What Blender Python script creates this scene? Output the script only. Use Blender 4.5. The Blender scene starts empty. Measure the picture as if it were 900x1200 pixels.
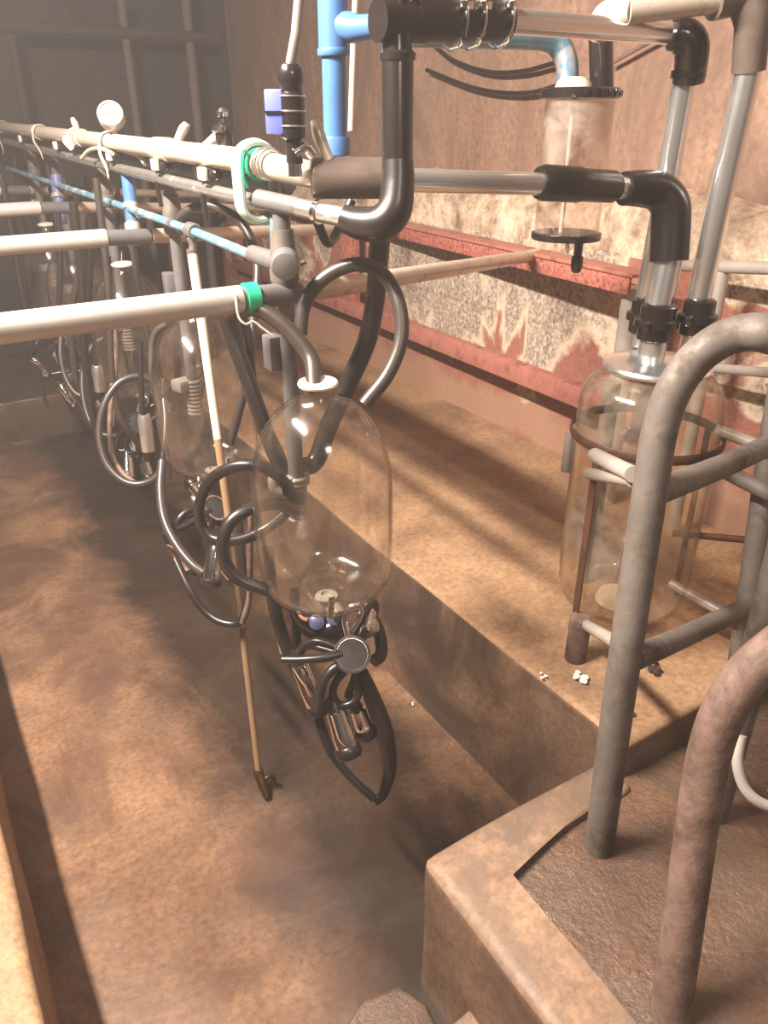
import bpy, bmesh, math, random
from mathutils import Vector, Matrix
random.seed(7)
scene = bpy.context.scene
COL = scene.collection
V = Vector
PI = math.pi

# ------------------------------------------------------------------ camera calibration (metres, z = 0 is the pit floor, +Y runs down the pit)
F, EYE, PITCH, HEAD = 900.0, 1.65, math.radians(27.0), math.radians(31.9)
_cp, _sp, _ch, _sh = math.cos(PITCH), math.sin(PITCH), math.cos(HEAD), math.sin(HEAD)
def ray(px, py):
    a, b = (px - 450) / F, (600 - py) / F
    fw = _cp + b * _sp
    return V((fw * _sh + a * _ch, fw * _ch - a * _sh, b * _cp - _sp))
def at(px, py, t):
    return V((0, 0, EYE)) + ray(px, py) * t
def onx(px, py, X):
    d = ray(px, py); return V((0, 0, EYE)) + d * (X / d.x)
def ony(px, py, Y):
    d = ray(px, py); return V((0, 0, EYE)) + d * (Y / d.y)
def onz(px, py, z):
    d = ray(px, py); return V((0, 0, EYE)) + d * ((z - EYE) / d.z)
def ats(*p):
    return [at(*q) for q in p]

# ------------------------------------------------------------------ materials
def new_mat(name):
    m = bpy.data.materials.new(name); m.use_nodes = True
    nt = m.node_tree
    for n in list(nt.nodes):
        nt.nodes.remove(n)
    out = nt.nodes.new('ShaderNodeOutputMaterial')
    return m, nt, out
def N(nt, t, **kw):
    n = nt.nodes.new(t)
    for k, v in kw.items():
        if k in n.inputs: n.inputs[k].default_value = v
        else: setattr(n, k, v)
    return n
def c4(c): return (c[0], c[1], c[2], 1.0)
def srgb(r, g, b):
    f = lambda u: (u / 255 / 12.92) if u / 255 <= 0.04045 else ((u / 255 + 0.055) / 1.055) ** 2.4
    return (f(r), f(g), f(b))
def ramp(nt, stops):
    r = nt.nodes.new('ShaderNodeValToRGB'); e = r.color_ramp.elements
    while len(e) < len(stops): e.new(0.5)
    for i, (p, c) in enumerate(stops):
        e[i].position = p; e[i].color = c4(c) if len(c) == 3 else c
    return r
def noise(nt, vec, scale, detail=6, rough=0.6, dist=0.0):
    n = N(nt, 'ShaderNodeTexNoise'); n.inputs['Scale'].default_value = scale; n.inputs['Detail'].default_value = detail
    n.inputs['Roughness'].default_value = rough; n.inputs['Distortion'].default_value = dist
    nt.links.new(vec, n.inputs['Vector']); return n
def coords(nt, scale=(1, 1, 1)):
    tc = N(nt, 'ShaderNodeTexCoord'); mp = N(nt, 'ShaderNodeMapping'); mp.inputs['Scale'].default_value = scale
    nt.links.new(tc.outputs['Object'], mp.inputs['Vector']); return mp.outputs['Vector']
def mixc(nt, fac, a, b, mode='MIX'):
    m = N(nt, 'ShaderNodeMix', data_type='RGBA', blend_type=mode)
    for i, s in ((0, fac), (6, a), (7, b)):
        if hasattr(s, 'links') or hasattr(s, 'is_output'): nt.links.new(s, m.inputs[i])
        elif i == 0: m.inputs[0].default_value = s
        else: m.inputs[i].default_value = c4(s)
    return m.outputs[2]
def concrete(name, stops, scale=2.2, fine=45, rough=(0.35, 0.75), bump=0.25, stain=None, stain_scale=1.3, spec=0.5, wet_bump=0.0, mapping=(1, 1, 1), bumpd=0.01, row_shade=None):
    m, nt, out = new_mat(name); L = nt.links
    v = coords(nt, mapping)
    n1 = noise(nt, v, scale, 8, 0.62, 0.4)
    r1 = ramp(nt, stops); L.new(n1.outputs['Fac'], r1.inputs['Fac'])
    n2 = noise(nt, coords(nt), fine, 5, 0.7)
    r2 = ramp(nt, [(0.3, (0.62, 0.6, 0.58)), (0.62, (1.12, 1.1, 1.08))]); L.new(n2.outputs['Fac'], r2.inputs['Fac'])
    c = mixc(nt, 1.0, r1.outputs['Color'], r2.outputs['Color'], 'MULTIPLY')
    if stain:
        n3 = noise(nt, v, stain_scale, 6, 0.65, 0.8)
        r3 = ramp(nt, [(0.46, (0, 0, 0)), (0.62, (1, 1, 1))]); L.new(n3.outputs['Fac'], r3.inputs['Fac'])
        c = mixc(nt, r3.outputs['Color'], c, stain)
    shade_mask = None
    if row_shade:
        # shade under the row of jars painted into the floor colour, with ragged edges
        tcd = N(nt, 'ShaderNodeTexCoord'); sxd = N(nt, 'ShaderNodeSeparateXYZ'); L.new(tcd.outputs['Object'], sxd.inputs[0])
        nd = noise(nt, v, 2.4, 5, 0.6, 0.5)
        a1 = N(nt, 'ShaderNodeMath', operation='SUBTRACT'); L.new(sxd.outputs['X'], a1.inputs[0]); a1.inputs[1].default_value = row_shade[0]
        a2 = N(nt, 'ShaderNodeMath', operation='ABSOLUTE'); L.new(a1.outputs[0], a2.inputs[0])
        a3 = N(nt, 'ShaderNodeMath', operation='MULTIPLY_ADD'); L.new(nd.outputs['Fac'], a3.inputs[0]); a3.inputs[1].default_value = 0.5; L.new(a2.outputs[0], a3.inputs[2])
        shade_mask = ramp(nt, [(row_shade[1] + 0.16, (0.85, 0.85, 0.85)), (row_shade[1] + 0.34, (0, 0, 0))]); L.new(a3.outputs[0], shade_mask.inputs['Fac'])
        c = mixc(nt, shade_mask.outputs['Color'], c, row_shade[2])
    b = N(nt, 'ShaderNodeBsdfPrincipled'); L.new(c, b.inputs['Base Color'])
    n4 = noise(nt, v, scale * 1.7, 5, 0.6)
    mr = N(nt, 'ShaderNodeMapRange'); mr.inputs['From Min'].default_value = 0.35; mr.inputs['From Max'].default_value = 0.65
    mr.inputs['To Min'].default_value = rough[0]; mr.inputs['To Max'].default_value = rough[1]
    L.new(n4.outputs['Fac'], mr.inputs['Value']); L.new(mr.outputs['Result'], b.inputs['Roughness'])
    b.inputs['Specular IOR Level'].default_value = spec
    add = N(nt, 'ShaderNodeMath', operation='ADD'); L.new(n1.outputs['Fac'], add.inputs[0])
    mu = N(nt, 'ShaderNodeMath', operation='MULTIPLY'); L.new(n2.outputs['Fac'], mu.inputs[0]); mu.inputs[1].default_value = 0.35
    L.new(mu.outputs[0], add.inputs[1])
    bp = N(nt, 'ShaderNodeBump'); bp.inputs['Strength'].default_value = bump; bp.inputs['Distance'].default_value = bumpd
    L.new(add.outputs[0], bp.inputs['Height']); L.new(bp.outputs['Normal'], b.inputs['Normal'])
    L.new(b.outputs[0], out.inputs['Surface'])
    return m
def plain(name, col, rough=0.4, metal=0.0, var=0.12, scale=30, bump=0.0, dirt=None, dirt_at=(0.55, 0.7), dirt_scale=14, spec=0.5, coat=0.0):
    m, nt, out = new_mat(name); L = nt.links
    v = coords(nt)
    n1 = noise(nt, v, scale, 5, 0.6)
    r1 = ramp(nt, [(0.3, tuple(c * (1 - var) for c in col)), (0.7, tuple(min(1, c * (1 + var)) for c in col))]); L.new(n1.outputs['Fac'], r1.inputs['Fac'])
    c = r1.outputs['Color']
    b = N(nt, 'ShaderNodeBsdfPrincipled')
    b.inputs['Roughness'].default_value = rough; b.inputs['Metallic'].default_value = metal
    b.inputs['Specular IOR Level'].default_value = spec; b.inputs['Coat Weight'].default_value = coat
    if dirt:
        n2 = noise(nt, v, dirt_scale, 7, 0.68, 0.3)
        r2 = ramp(nt, [(dirt_at[0], (0, 0, 0)), (dirt_at[1], (1, 1, 1))]); L.new(n2.outputs['Fac'], r2.inputs['Fac'])
        c = mixc(nt, r2.outputs['Color'], c, dirt)
        mr = N(nt, 'ShaderNodeMix', data_type='FLOAT'); L.new(r2.outputs['Color'], mr.inputs[0])
        mr.inputs[2].default_value = rough; mr.inputs[3].default_value = 0.85; L.new(mr.outputs[0], b.inputs['Roughness'])
        if metal > 0:
            mm = N(nt, 'ShaderNodeMix', data_type='FLOAT'); L.new(r2.outputs['Color'], mm.inputs[0])
            mm.inputs[2].default_value = metal; mm.inputs[3].default_value = 0.1; L.new(mm.outputs[0], b.inputs['Metallic'])
    L.new(c, b.inputs['Base Color'])
    if bump:
        bp = N(nt, 'ShaderNodeBump'); bp.inputs['Strength'].default_value = bump; bp.inputs['Distance'].default_value = 0.004
        L.new(n1.outputs['Fac'], bp.inputs['Height']); L.new(bp.outputs['Normal'], b.inputs['Normal'])
    L.new(b.outputs[0], out.inputs['Surface'])
    return m
def glass(name, tint=(0.97, 0.95, 0.92), edge=(0.62, 0.55, 0.46), gloss=(1, 1, 1), film=0.0):
    m, nt, out = new_mat(name); L = nt.links
    lw = N(nt, 'ShaderNodeLayerWeight'); lw.inputs['Blend'].default_value = 0.5
    r = ramp(nt, [(0.0, tint), (0.72, tint), (1.0, edge)]); L.new(lw.outputs['Facing'], r.inputs['Fac'])
    t = N(nt, 'ShaderNodeBsdfTransparent'); L.new(r.outputs['Color'], t.inputs['Color'])
    g = N(nt, 'ShaderNodeBsdfGlossy'); g.inputs['Roughness'].default_value = 0.11; g.inputs['Color'].default_value = c4(gloss)
    lf = N(nt, 'ShaderNodeLayerWeight'); lf.inputs['Blend'].default_value = 0.5
    pw = N(nt, 'ShaderNodeMath', operation='POWER'); L.new(lf.outputs['Facing'], pw.inputs[0]); pw.inputs[1].default_value = 4.5
    fr = N(nt, 'ShaderNodeMath', operation='MULTIPLY_ADD'); L.new(pw.outputs[0], fr.inputs[0]); fr.inputs[1].default_value = 0.55; fr.inputs[2].default_value = 0.04
    mx = N(nt, 'ShaderNodeMixShader'); L.new(fr.outputs[0], mx.inputs[0]); L.new(t.outputs[0], mx.inputs[1]); L.new(g.outputs[0], mx.inputs[2])
    res = mx
    if film:
        v = coords(nt); n = noise(nt, v, 7, 6, 0.65, 0.5)
        rr = ramp(nt, [(0.42, (0, 0, 0)), (0.75, (film, film, film))]); L.new(n.outputs['Fac'], rr.inputs['Fac'])
        d = N(nt, 'ShaderNodeBsdfDiffuse'); d.inputs['Color'].default_value = (0.75, 0.66, 0.55, 1)
        m2 = N(nt, 'ShaderNodeMixShader'); L.new(rr.outputs['Color'], m2.inputs[0]); L.new(mx.outputs[0], m2.inputs[1]); L.new(d.outputs[0], m2.inputs[2])
        res = m2
    L.new(res.outputs[0], out.inputs['Surface'])
    return m
def peeled_wall(name):
    # lower wall: speckled render and block showing where red paint has peeled off
    m, nt, out = new_mat(name); L = nt.links
    v = coords(nt)
    sp = noise(nt, v, 64, 6, 0.75)
    rs = ramp(nt, [(0.33, srgb(104, 88, 78)), (0.5, srgb(176, 156, 138)), (0.64, srgb(226, 208, 186))]); L.new(sp.outputs['Fac'], rs.inputs['Fac'])
    br = N(nt, 'ShaderNodeTexBrick'); br.inputs['Scale'].default_value = 1.0
    br.inputs['Brick Width'].default_value = 0.44; br.inputs['Row Height'].default_value = 0.235; br.inputs['Mortar Size'].default_value = 0.008
    br.inputs['Color1'].default_value = (1, 1, 1, 1); br.inputs['Color2'].default_value = (0.93, 0.92, 0.91, 1); br.inputs['Mortar'].default_value = (0.78, 0.75, 0.72, 1)
    tc = N(nt, 'ShaderNodeTexCoord'); sx = N(nt, 'ShaderNodeSeparateXYZ'); L.new(tc.outputs['Object'], sx.inputs[0])
    cx = N(nt, 'ShaderNodeCombineXYZ'); L.new(sx.outputs['Y'], cx.inputs['X']); L.new(sx.outputs['Z'], cx.inputs['Y']); L.new(cx.outputs[0], br.inputs['Vector'])
    base = mixc(nt, 1.0, rs.outputs['Color'], br.outputs['Color'], 'MULTIPLY')
    mp = N(nt, 'ShaderNodeMapping'); mp.inputs['Scale'].default_value = (1, 1.25, 0.75); L.new(tc.outputs['Object'], mp.inputs['Vector'])
    n2 = noise(nt, mp.outputs['Vector'], 1.9, 7, 0.52, 0.4)
    rz = N(nt, 'ShaderNodeMapRange'); rz.inputs['From Min'].default_value = 0.45; rz.inputs['From Max'].default_value = 1.3
    rz.inputs['To Min'].default_value = 0.10; rz.inputs['To Max'].default_value = -0.12; L.new(sx.outputs['Z'], rz.inputs['Value'])
    ad = N(nt, 'ShaderNodeMath', operation='ADD'); L.new(n2.outputs['Fac'], ad.inputs[0]); L.new(rz.outputs[0], ad.inputs[1])
    rm = ramp(nt, [(0.462, (0, 0, 0)), (0.476, (1, 1, 1))]); L.new(ad.outputs[0], rm.inputs['Fac'])
    rl = ramp(nt, [(0.435, (0, 0, 0)), (0.460, (1, 1, 1)), (0.486, (0, 0, 0))]); L.new(ad.outputs[0], rl.inputs['Fac'])
    red = ramp(nt, [(0.3, srgb(146, 90, 74)), (0.7, srgb(180, 120, 100))]); L.new(sp.outputs['Fac'], red.inputs['Fac'])
    c = mixc(nt, rm.outputs['Color'], base, red.outputs['Color'])
    c = mixc(nt, rl.outputs['Color'], c, srgb(222, 200, 172))
    # tan render on the foot of the wall
    n5 = noise(nt, v, 3.1, 6, 0.6)
    rz2 = N(nt, 'ShaderNodeMapRange'); rz2.inputs['From Min'].default_value = 0.78; rz2.inputs['From Max'].default_value = 0.55
    L.new(sx.outputs['Z'], rz2.inputs['Value'])
    mu = N(nt, 'ShaderNodeMath', operation='MULTIPLY'); L.new(rz2.outputs[0], mu.inputs[0]); L.new(n5.outputs['Fac'], mu.inputs[1])
    rt = ramp(nt, [(0.3, (0, 0, 0)), (0.42, (0.62, 0.62, 0.62))]); L.new(mu.outputs[0], rt.inputs['Fac'])
    c = mixc(nt, rt.outputs['Color'], c, srgb(176, 144, 116))
    b = N(nt, 'ShaderNodeBsdfPrincipled'); L.new(c, b.inputs['Base Color']); b.inputs['Roughness'].default_value = 0.75
    ad2 = N(nt, 'ShaderNodeMath', operation='ADD'); L.new(sp.outputs['Fac'], ad2.inputs[0]); L.new(rm.outputs['Color'], ad2.inputs[1])
    bp = N(nt, 'ShaderNodeBump'); bp.inputs['Strength'].default_value = 0.5; bp.inputs['Distance'].default_value = 0.008
    L.new(ad2.outputs[0], bp.inputs['Height']); L.new(bp.outputs['Normal'], b.inputs['Normal'])
    L.new(b.outputs[0], out.inputs['Surface'])
    return m

MT = {}
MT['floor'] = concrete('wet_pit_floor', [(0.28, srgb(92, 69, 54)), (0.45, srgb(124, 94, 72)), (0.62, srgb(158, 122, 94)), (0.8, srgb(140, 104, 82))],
                       scale=1.7, fine=60, rough=(0.2, 0.55), bump=0.35, stain=srgb(98, 72, 57), stain_scale=2.6, bumpd=0.006, row_shade=(0.71, 0.25, srgb(36, 28, 23)))
MT['plat'] = concrete('platform_concrete', [(0.3, srgb(128, 99, 74)), (0.5, srgb(166, 132, 100)), (0.7, srgb(190, 154, 118))],
                      scale=2.4, fine=70, rough=(0.5, 0.85), bump=0.35, bumpd=0.006)
MT['wet'] = concrete('wet_step_concrete', [(0.3, srgb(74, 55, 43)), (0.5, srgb(106, 80, 62)), (0.7, srgb(134, 102, 78))],
                     scale=3.0, fine=80, rough=(0.06, 0.3), spec=0.8, bump=0.95, stain=srgb(92, 76, 62), stain_scale=3.0, bumpd=0.014)
MT['kerb'] = concrete('kerb_concrete', [(0.3, srgb(116, 91, 73)), (0.5, srgb(150, 121, 98)), (0.7, srgb(176, 144, 118))],
                      scale=3.0, fine=60, rough=(0.35, 0.7), bump=0.4, stain=srgb(116, 96, 80), stain_scale=4.0, bumpd=0.008)
MT['pitface'] = concrete('shaded_pit_face', [(0.3, srgb(84, 64, 50)), (0.5, srgb(118, 92, 72)), (0.7, srgb(150, 120, 94))], scale=2.6, fine=60, rough=(0.4, 0.75), bump=0.4, stain=srgb(76, 58, 46), stain_scale=2.0, bumpd=0.008)  # darker concrete, the shade on the upright pit faces put into its colour
MT['plaster'] = concrete('stained_plaster', [(0.3, srgb(124, 95, 79)), (0.5, srgb(156, 123, 103)), (0.7, srgb(190, 156, 133))],
                         scale=2.2, fine=40, rough=(0.6, 0.9), bump=0.3, stain=srgb(126, 98, 82), stain_scale=2.2, mapping=(1, 1, 0.35))
MT['ledge'] = concrete('rough_ledge_render', [(0.35, srgb(140, 114, 94)), (0.48, srgb(206, 180, 154)), (0.65, srgb(236, 214, 188))],
                       scale=7, fine=50, rough=(0.7, 0.9), bump=0.9, bumpd=0.02)
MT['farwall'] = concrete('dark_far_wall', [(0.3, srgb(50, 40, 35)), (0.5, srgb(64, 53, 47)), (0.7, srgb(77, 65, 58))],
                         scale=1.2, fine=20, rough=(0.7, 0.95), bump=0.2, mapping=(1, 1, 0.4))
MT['ceil'] = concrete('ceiling_boards', [(0.3, srgb(150, 134, 122)), (0.7, srgb(186, 170, 156))], scale=1.5, fine=20, rough=(0.7, 0.9), bump=0.1)
MT['peel'] = peeled_wall('peeling_red_wall')
MT['redpaint'] = plain('red_oxide_paint', srgb(172, 110, 94), 0.5, 0, 0.14, 24, 0.3, dirt=srgb(124, 70, 56), dirt_at=(0.52, 0.7), dirt_scale=16)
MT['redflake'] = plain('flaking_red_paint', srgb(178, 106, 90), 0.7, 0, 0.3, 60, 1.0, dirt=srgb(112, 58, 46), dirt_at=(0.5, 0.62), dirt_scale=70)
MT['steel'] = plain('stainless_steel', (0.88, 0.87, 0.85), 0.22, 0.88, 0.04, 6)
MT['dullsteel'] = plain('dull_steel', (0.62, 0.59, 0.55), 0.36, 0.9, 0.12, 20, dirt=srgb(110, 92, 76), dirt_at=(0.58, 0.75))
MT['chrome'] = plain('chrome_shell', (0.82, 0.80, 0.78), 0.1, 1.0, 0.03, 10)
MT['galv'] = plain('galvanised_grey', srgb(150, 140, 130), 0.5, 0.35, 0.14, 22, 0.25, dirt=srgb(92, 72, 56), dirt_at=(0.56, 0.72), dirt_scale=12)
MT['galvlight'] = plain('pale_galvanised', srgb(188, 179, 169), 0.42, 0.3, 0.08, 16, 0.1, dirt=srgb(140, 120, 100), dirt_at=(0.62, 0.8))
MT['grime'] = plain('grimy_galvanised', srgb(116, 107, 99), 0.55, 0.25, 0.2, 18, 0.4, dirt=srgb(78, 66, 54), dirt_at=(0.48, 0.66), dirt_scale=9)
MT['rusty'] = plain('rusted_pipe', srgb(124, 100, 88), 0.6, 0.1, 0.25, 26, 0.7, dirt=srgb(74, 52, 40), dirt_at=(0.46, 0.66), dirt_scale=10)
MT['darkiron'] = plain('dark_iron', srgb(96, 62, 44), 0.55, 0.2, 0.25, 40, 0.4, dirt=srgb(52, 34, 26))
MT['palepipe'] = plain('pale_milk_pipe', srgb(206, 190, 172), 0.3, 0.25, 0.08, 22, 0.1, dirt=srgb(150, 126, 104), dirt_at=(0.56, 0.75), dirt_scale=20)
MT['rubber'] = plain('black_rubber', srgb(36, 29, 26), 0.32, 0, 0.2, 20, 0.1, spec=0.6)
MT['rubberpale'] = plain('dusty_rubber', srgb(58, 49, 43), 0.36, 0, 0.15, 20, 0.1, spec=0.6)
MT['rubberdust'] = plain('pale_dusty_rubber', srgb(104, 90, 80), 0.4, 0, 0.15, 20, 0.1)
MT['blackplastic'] = plain('black_plastic', srgb(34, 28, 25), 0.2, 0, 0.15, 20, spec=0.7)
MT['blue'] = plain('blue_pvc', srgb(76, 116, 168), 0.3, 0, 0.08, 14, dirt=srgb(124, 150, 180), dirt_at=(0.6, 0.8))
MT['bluecap'] = plain('dull_blue_cap', srgb(98, 100, 140), 0.35, 0, 0.15, 20)
MT['teal'] = plain('worn_teal_pipe', srgb(96, 136, 158), 0.36, 0.1, 0.12, 20, dirt=srgb(170, 160, 152), dirt_at=(0.5, 0.62), dirt_scale=11)
MT['bluelabel'] = plain('violet_blue_label', srgb(98, 108, 214), 0.35, 0, 0.06, 40)
MT['white'] = plain('white_plastic', srgb(228, 214, 196), 0.35, 0, 0.05, 30)
MT['greyplast'] = plain('grey_plastic', srgb(150, 142, 134), 0.35, 0, 0.1, 30)
MT['slate'] = plain('slate_grey_post', srgb(112, 108, 106), 0.4, 0.25, 0.14, 20, 0.1, dirt=srgb(74, 60, 50), dirt_at=(0.58, 0.75))
MT['dimsteel'] = plain('dull_streaked_paint', srgb(112, 97, 88), 0.8, 0, 0.12, 14)
MT['dimiron'] = plain('dull_dark_iron', srgb(66, 55, 49), 0.8, 0, 0.12, 14)  # even dull dark tone for the far stall rails
MT['disc'] = plain('dark_disc', srgb(54, 50, 47), 0.6, 0, 0.25, 90)
MT['green'] = plain('green_tape', srgb(36, 178, 128), 0.35, 0, 0.08, 30)
MT['palegreen'] = plain('pale_green_plastic', srgb(178, 196, 176), 0.35, 0, 0.06, 20)
MT['brass'] = plain('dark_brass', srgb(92, 66, 40), 0.32, 0.8, 0.2, 40)
MT['lance_top'] = plain('cream_plastic_lance', srgb(226, 208, 182), 0.4, 0, 0.06, 20)
MT['lance_low'] = plain('yellowed_lance', srgb(146, 117, 86), 0.45, 0, 0.1, 20)
MT['rag'] = plain('pale_rag', srgb(216, 196, 172), 0.8, 0, 0.1, 60)
MT['paper'] = plain('white_scrap', srgb(236, 230, 220), 0.7, 0, 0.05, 60)
MT['dung'] = plain('dark_crumb', srgb(60, 44, 32), 0.8, 0, 0.2, 60)
MT['glass'] = glass('clear_jar_glass', tint=(0.975, 0.965, 0.95), edge=(0.40, 0.32, 0.24), film=0.03)
MT['glassr'] = glass('filmy_receiver_glass', tint=(0.95, 0.92, 0.87), edge=(0.46, 0.38, 0.28), film=0.22)
MT['acrylic'] = glass('hazy_acrylic', tint=(0.93, 0.9, 0.88), edge=(0.7, 0.64, 0.6), film=0.34)
MT['milky'] = plain('milk_residue', srgb(206, 188, 164), 0.4, 0, 0.08, 30)

# ------------------------------------------------------------------ mesh helpers
def smooth_pts(pts, n=6, closed=False):
    p = [V(q) for q in pts]
    if len(p) < 3 or n <= 1: return p
    out = []; m = len(p)
    rng = range(m) if closed else range(m - 1)
    for i in rng:
        p0 = p[(i - 1) % m] if (closed or i > 0) else p[0] * 2 - p[1]
        p1, p2 = p[i], p[(i + 1) % m]
        p3 = p[(i + 2) % m] if (closed or i + 2 < m) else p[-1] * 2 - p[-2]
        for k in range(n):
            t = k / n
            out.append(0.5 * ((2 * p1) + (p2 - p0) * t + (2 * p0 - 5 * p1 + 4 * p2 - p3) * t * t + (3 * p1 - p0 - 3 * p2 + p3) * t ** 3))
    if not closed: out.append(p[-1])
    return out
def frames(p, closed=False):
    n = len(p); T = []
    for i in range(n):
        a = p[(i - 1) % n] if (closed or i > 0) else p[i]
        b = p[(i + 1) % n] if (closed or i < n - 1) else p[i]
        d = b - a
        T.append(d.normalized() if d.length > 1e-9 else V((0, 0, 1)))
    up = V((0, 0, 1)) if abs(T[0].z) < 0.9 else V((1, 0, 0))
    u = (up - T[0] * up.dot(T[0])).normalized(); U = [u]
    for i in range(1, n):
        u = U[-1] - T[i] * U[-1].dot(T[i])
        u = u.normalized() if u.length > 1e-6 else U[-1]
        U.append(u)
    return T, U
def tube(bm, pts, r, seg=14, n=6, closed=False, sx=1.0, sy=1.0, caps=True, hint=None):
    p = smooth_pts(pts, n, closed)
    T, U = frames(p, closed)
    if hint is not None:
        U = [(V(hint) - t * V(hint).dot(t)).normalized() for t in T]
    m = len(p); rings = []
    for i in range(m):
        f = i / max(1, m - 1)
        if callable(r): rr = r(f)
        elif isinstance(r, (list, tuple)):
            g = f * (len(r) - 1); k = min(int(g), len(r) - 2); rr = r[k] + (r[k + 1] - r[k]) * (g - k)
        else: rr = r
        w = T[i].cross(U[i])
        rings.append([bm.verts.new(p[i] + (U[i] * math.cos(2 * PI * j / seg) * sx + w * math.sin(2 * PI * j / seg) * sy) * rr) for j in range(seg)])
    for i in range(m if closed else m - 1):
        a, b = rings[i], rings[(i + 1) % m]
        for j in range(seg):
            fc = bm.faces.new((a[j], a[(j + 1) % seg], b[(j + 1) % seg], b[j])); fc.smooth = True
    if caps and not closed:
        bm.faces.new(rings[0][::-1]); bm.faces.new(rings[-1])
    return bm
def lathe(bm, c, prof, axis=(0, 0, 1), seg=40, cap0=True, cap1=True, smooth=True):
    ax = V(axis).normalized(); c = V(c)
    u = V((1, 0, 0)) if abs(ax.x) < 0.8 else V((0, 1, 0))
    u = (u - ax * u.dot(ax)).normalized(); w = ax.cross(u)
    rings = []
    for r, h in prof:
        rings.append([bm.verts.new(c + ax * h + (u * math.cos(2 * PI * j / seg) + w * math.sin(2 * PI * j / seg)) * max(r, 1e-5)) for j in range(seg)])
    for a, b in zip(rings, rings[1:]):
        for j in range(seg):
            f = bm.faces.new((a[j], a[(j + 1) % seg], b[(j + 1) % seg], b[j])); f.smooth = smooth
    if cap0: bm.faces.new(rings[0][::-1])
    if cap1: bm.faces.new(rings[-1])
    return bm
def box(bm, c, s, rot=None, bev=0.0):
    g = bmesh.ops.create_cube(bm, size=1.0); vs = g['verts']
    M = (rot if rot is not None else Matrix.Identity(3)).to_4x4()
    for v in vs:
        v.co = V((v.co.x * s[0], v.co.y * s[1], v.co.z * s[2]))
    if bev:
        es = list({e for v in vs for e in v.link_edges})
        r = bmesh.ops.bevel(bm, geom=es, offset=bev, segments=2, affect='EDGES', profile=0.5)
        vs = list({v for f in r['faces'] for v in f.verts} | {v for v in vs if v.is_valid})
    for v in vs: v.co = M @ v.co + V(c)
    return bm
def rot_to(xaxis, zhint=(0, 0, 1)):
    x = V(xaxis).normalized(); z = V(zhint); z = (z - x * z.dot(x)).normalized(); y = z.cross(x)
    return Matrix((x, y, z)).transposed()
def beam(bm, a, b, w, h, bev=0.003, zhint=(0, 0, 1)):
    a, b = V(a), V(b)
    return box(bm, (a + b) / 2, ((b - a).length, w, h), rot_to(b - a, zhint), bev)
def B(): return bmesh.new()

def finish(name, bm, mat, parent=None, origin=V((0, 0, 0)), sharp=40):
    bmesh.ops.recalc_face_normals(bm, faces=bm.faces)
    me = bpy.data.meshes.new(name)
    for v in bm.verts: v.co -= origin
    bm.to_mesh(me); bm.free()
    me.materials.append(MT[mat])
    for p in me.polygons: p.use_smooth = True
    try: me.set_sharp_from_angle(angle=math.radians(sharp))
    except Exception: pass
    o = bpy.data.objects.new(name, me); COL.objects.link(o)
    if parent is not None: o.parent = parent
    return o
def tag(o, label, cat, group=None, kind=None):
    o['label'] = label; o['category'] = cat
    if group: o['group'] = group
    if kind: o['kind'] = kind
    return o
class Thing:
    def __init__(s, name, label, cat, loc=(0, 0, 0), group=None):
        s.o = bpy.data.objects.new(name, None); COL.objects.link(s.o)
        s.o.empty_display_size = 0.05
        s.loc = V(loc); s.o.location = s.loc; tag(s.o, label, cat, group)
    def part(s, name, bm, mat, under=None, label=None, sharp=40):
        o = finish(name, bm, mat, under if under is not None else s.o, s.loc, sharp)
        if label: o['label'] = label
        return o
def solo(name, bm, mat, label, cat, group=None, origin=None, kind=None):
    org = V(origin) if origin is not None else V((0, 0, 0))
    o = finish(name, bm, mat, None, org); o.location = org
    return tag(o, label, cat, group, kind)
def struct(name, bm, mat, label):
    o = finish(name, bm, mat); o['kind'] = 'structure'; o['label'] = label; o['category'] = name.split('_')[0]
    return o
def dup(root, delta, label, rotz=0.0, group=None):
    r = root.copy(); COL.objects.link(r); r.location = root.location + V(delta); r.rotation_euler = (0, 0, rotz)
    r['label'] = label
    if group: r['group'] = group
    for ch in list(root.children):
        c = ch.copy(); COL.objects.link(c); c.parent = r
        for g in list(ch.children):
            d = g.copy(); COL.objects.link(d); d.parent = c
    return r

def slab(bm, pts, z0, z1, bev=0.0, jit=0.0, sub=0):
    """prism from a ground outline"""
    lo = [bm.verts.new((x, y, z0)) for x, y in pts]; hi = [bm.verts.new((x, y, z1)) for x, y in pts]
    n = len(pts)
    bm.faces.new(lo[::-1]); top = bm.faces.new(hi)
    for i in range(n): bm.faces.new((lo[i], lo[(i + 1) % n], hi[(i + 1) % n], hi[i]))
    if bev:
        es = [e for e in top.edges]
        es += [e for v in hi for e in v.link_edges if abs(e.verts[0].co.z - e.verts[1].co.z) > 1e-4]
        bmesh.ops.bevel(bm, geom=list(set(es)), offset=bev, segments=3, affect='EDGES', profile=0.6)
    return bm
def worn(bm, cut, amp, seed=0):
    """subdivide and roughen old concrete"""
    from mathutils import noise as nz
    for it in range(cut):
        es = [e for e in bm.edges if e.calc_length() > 0.16]
        if not es: break
        bmesh.ops.subdivide_edges(bm, edges=es, cuts=1, use_grid_fill=True)
    bmesh.ops.triangulate(bm, faces=[f for f in bm.faces if len(f.verts) > 4])
    for v in bm.verts:
        d = nz.noise_vector(v.co * 3.1 + V((seed, 0, 0))) * amp + nz.noise_vector(v.co * 11 + V((0, seed, 0))) * amp * 0.35
        v.co += d
    return bm

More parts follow.
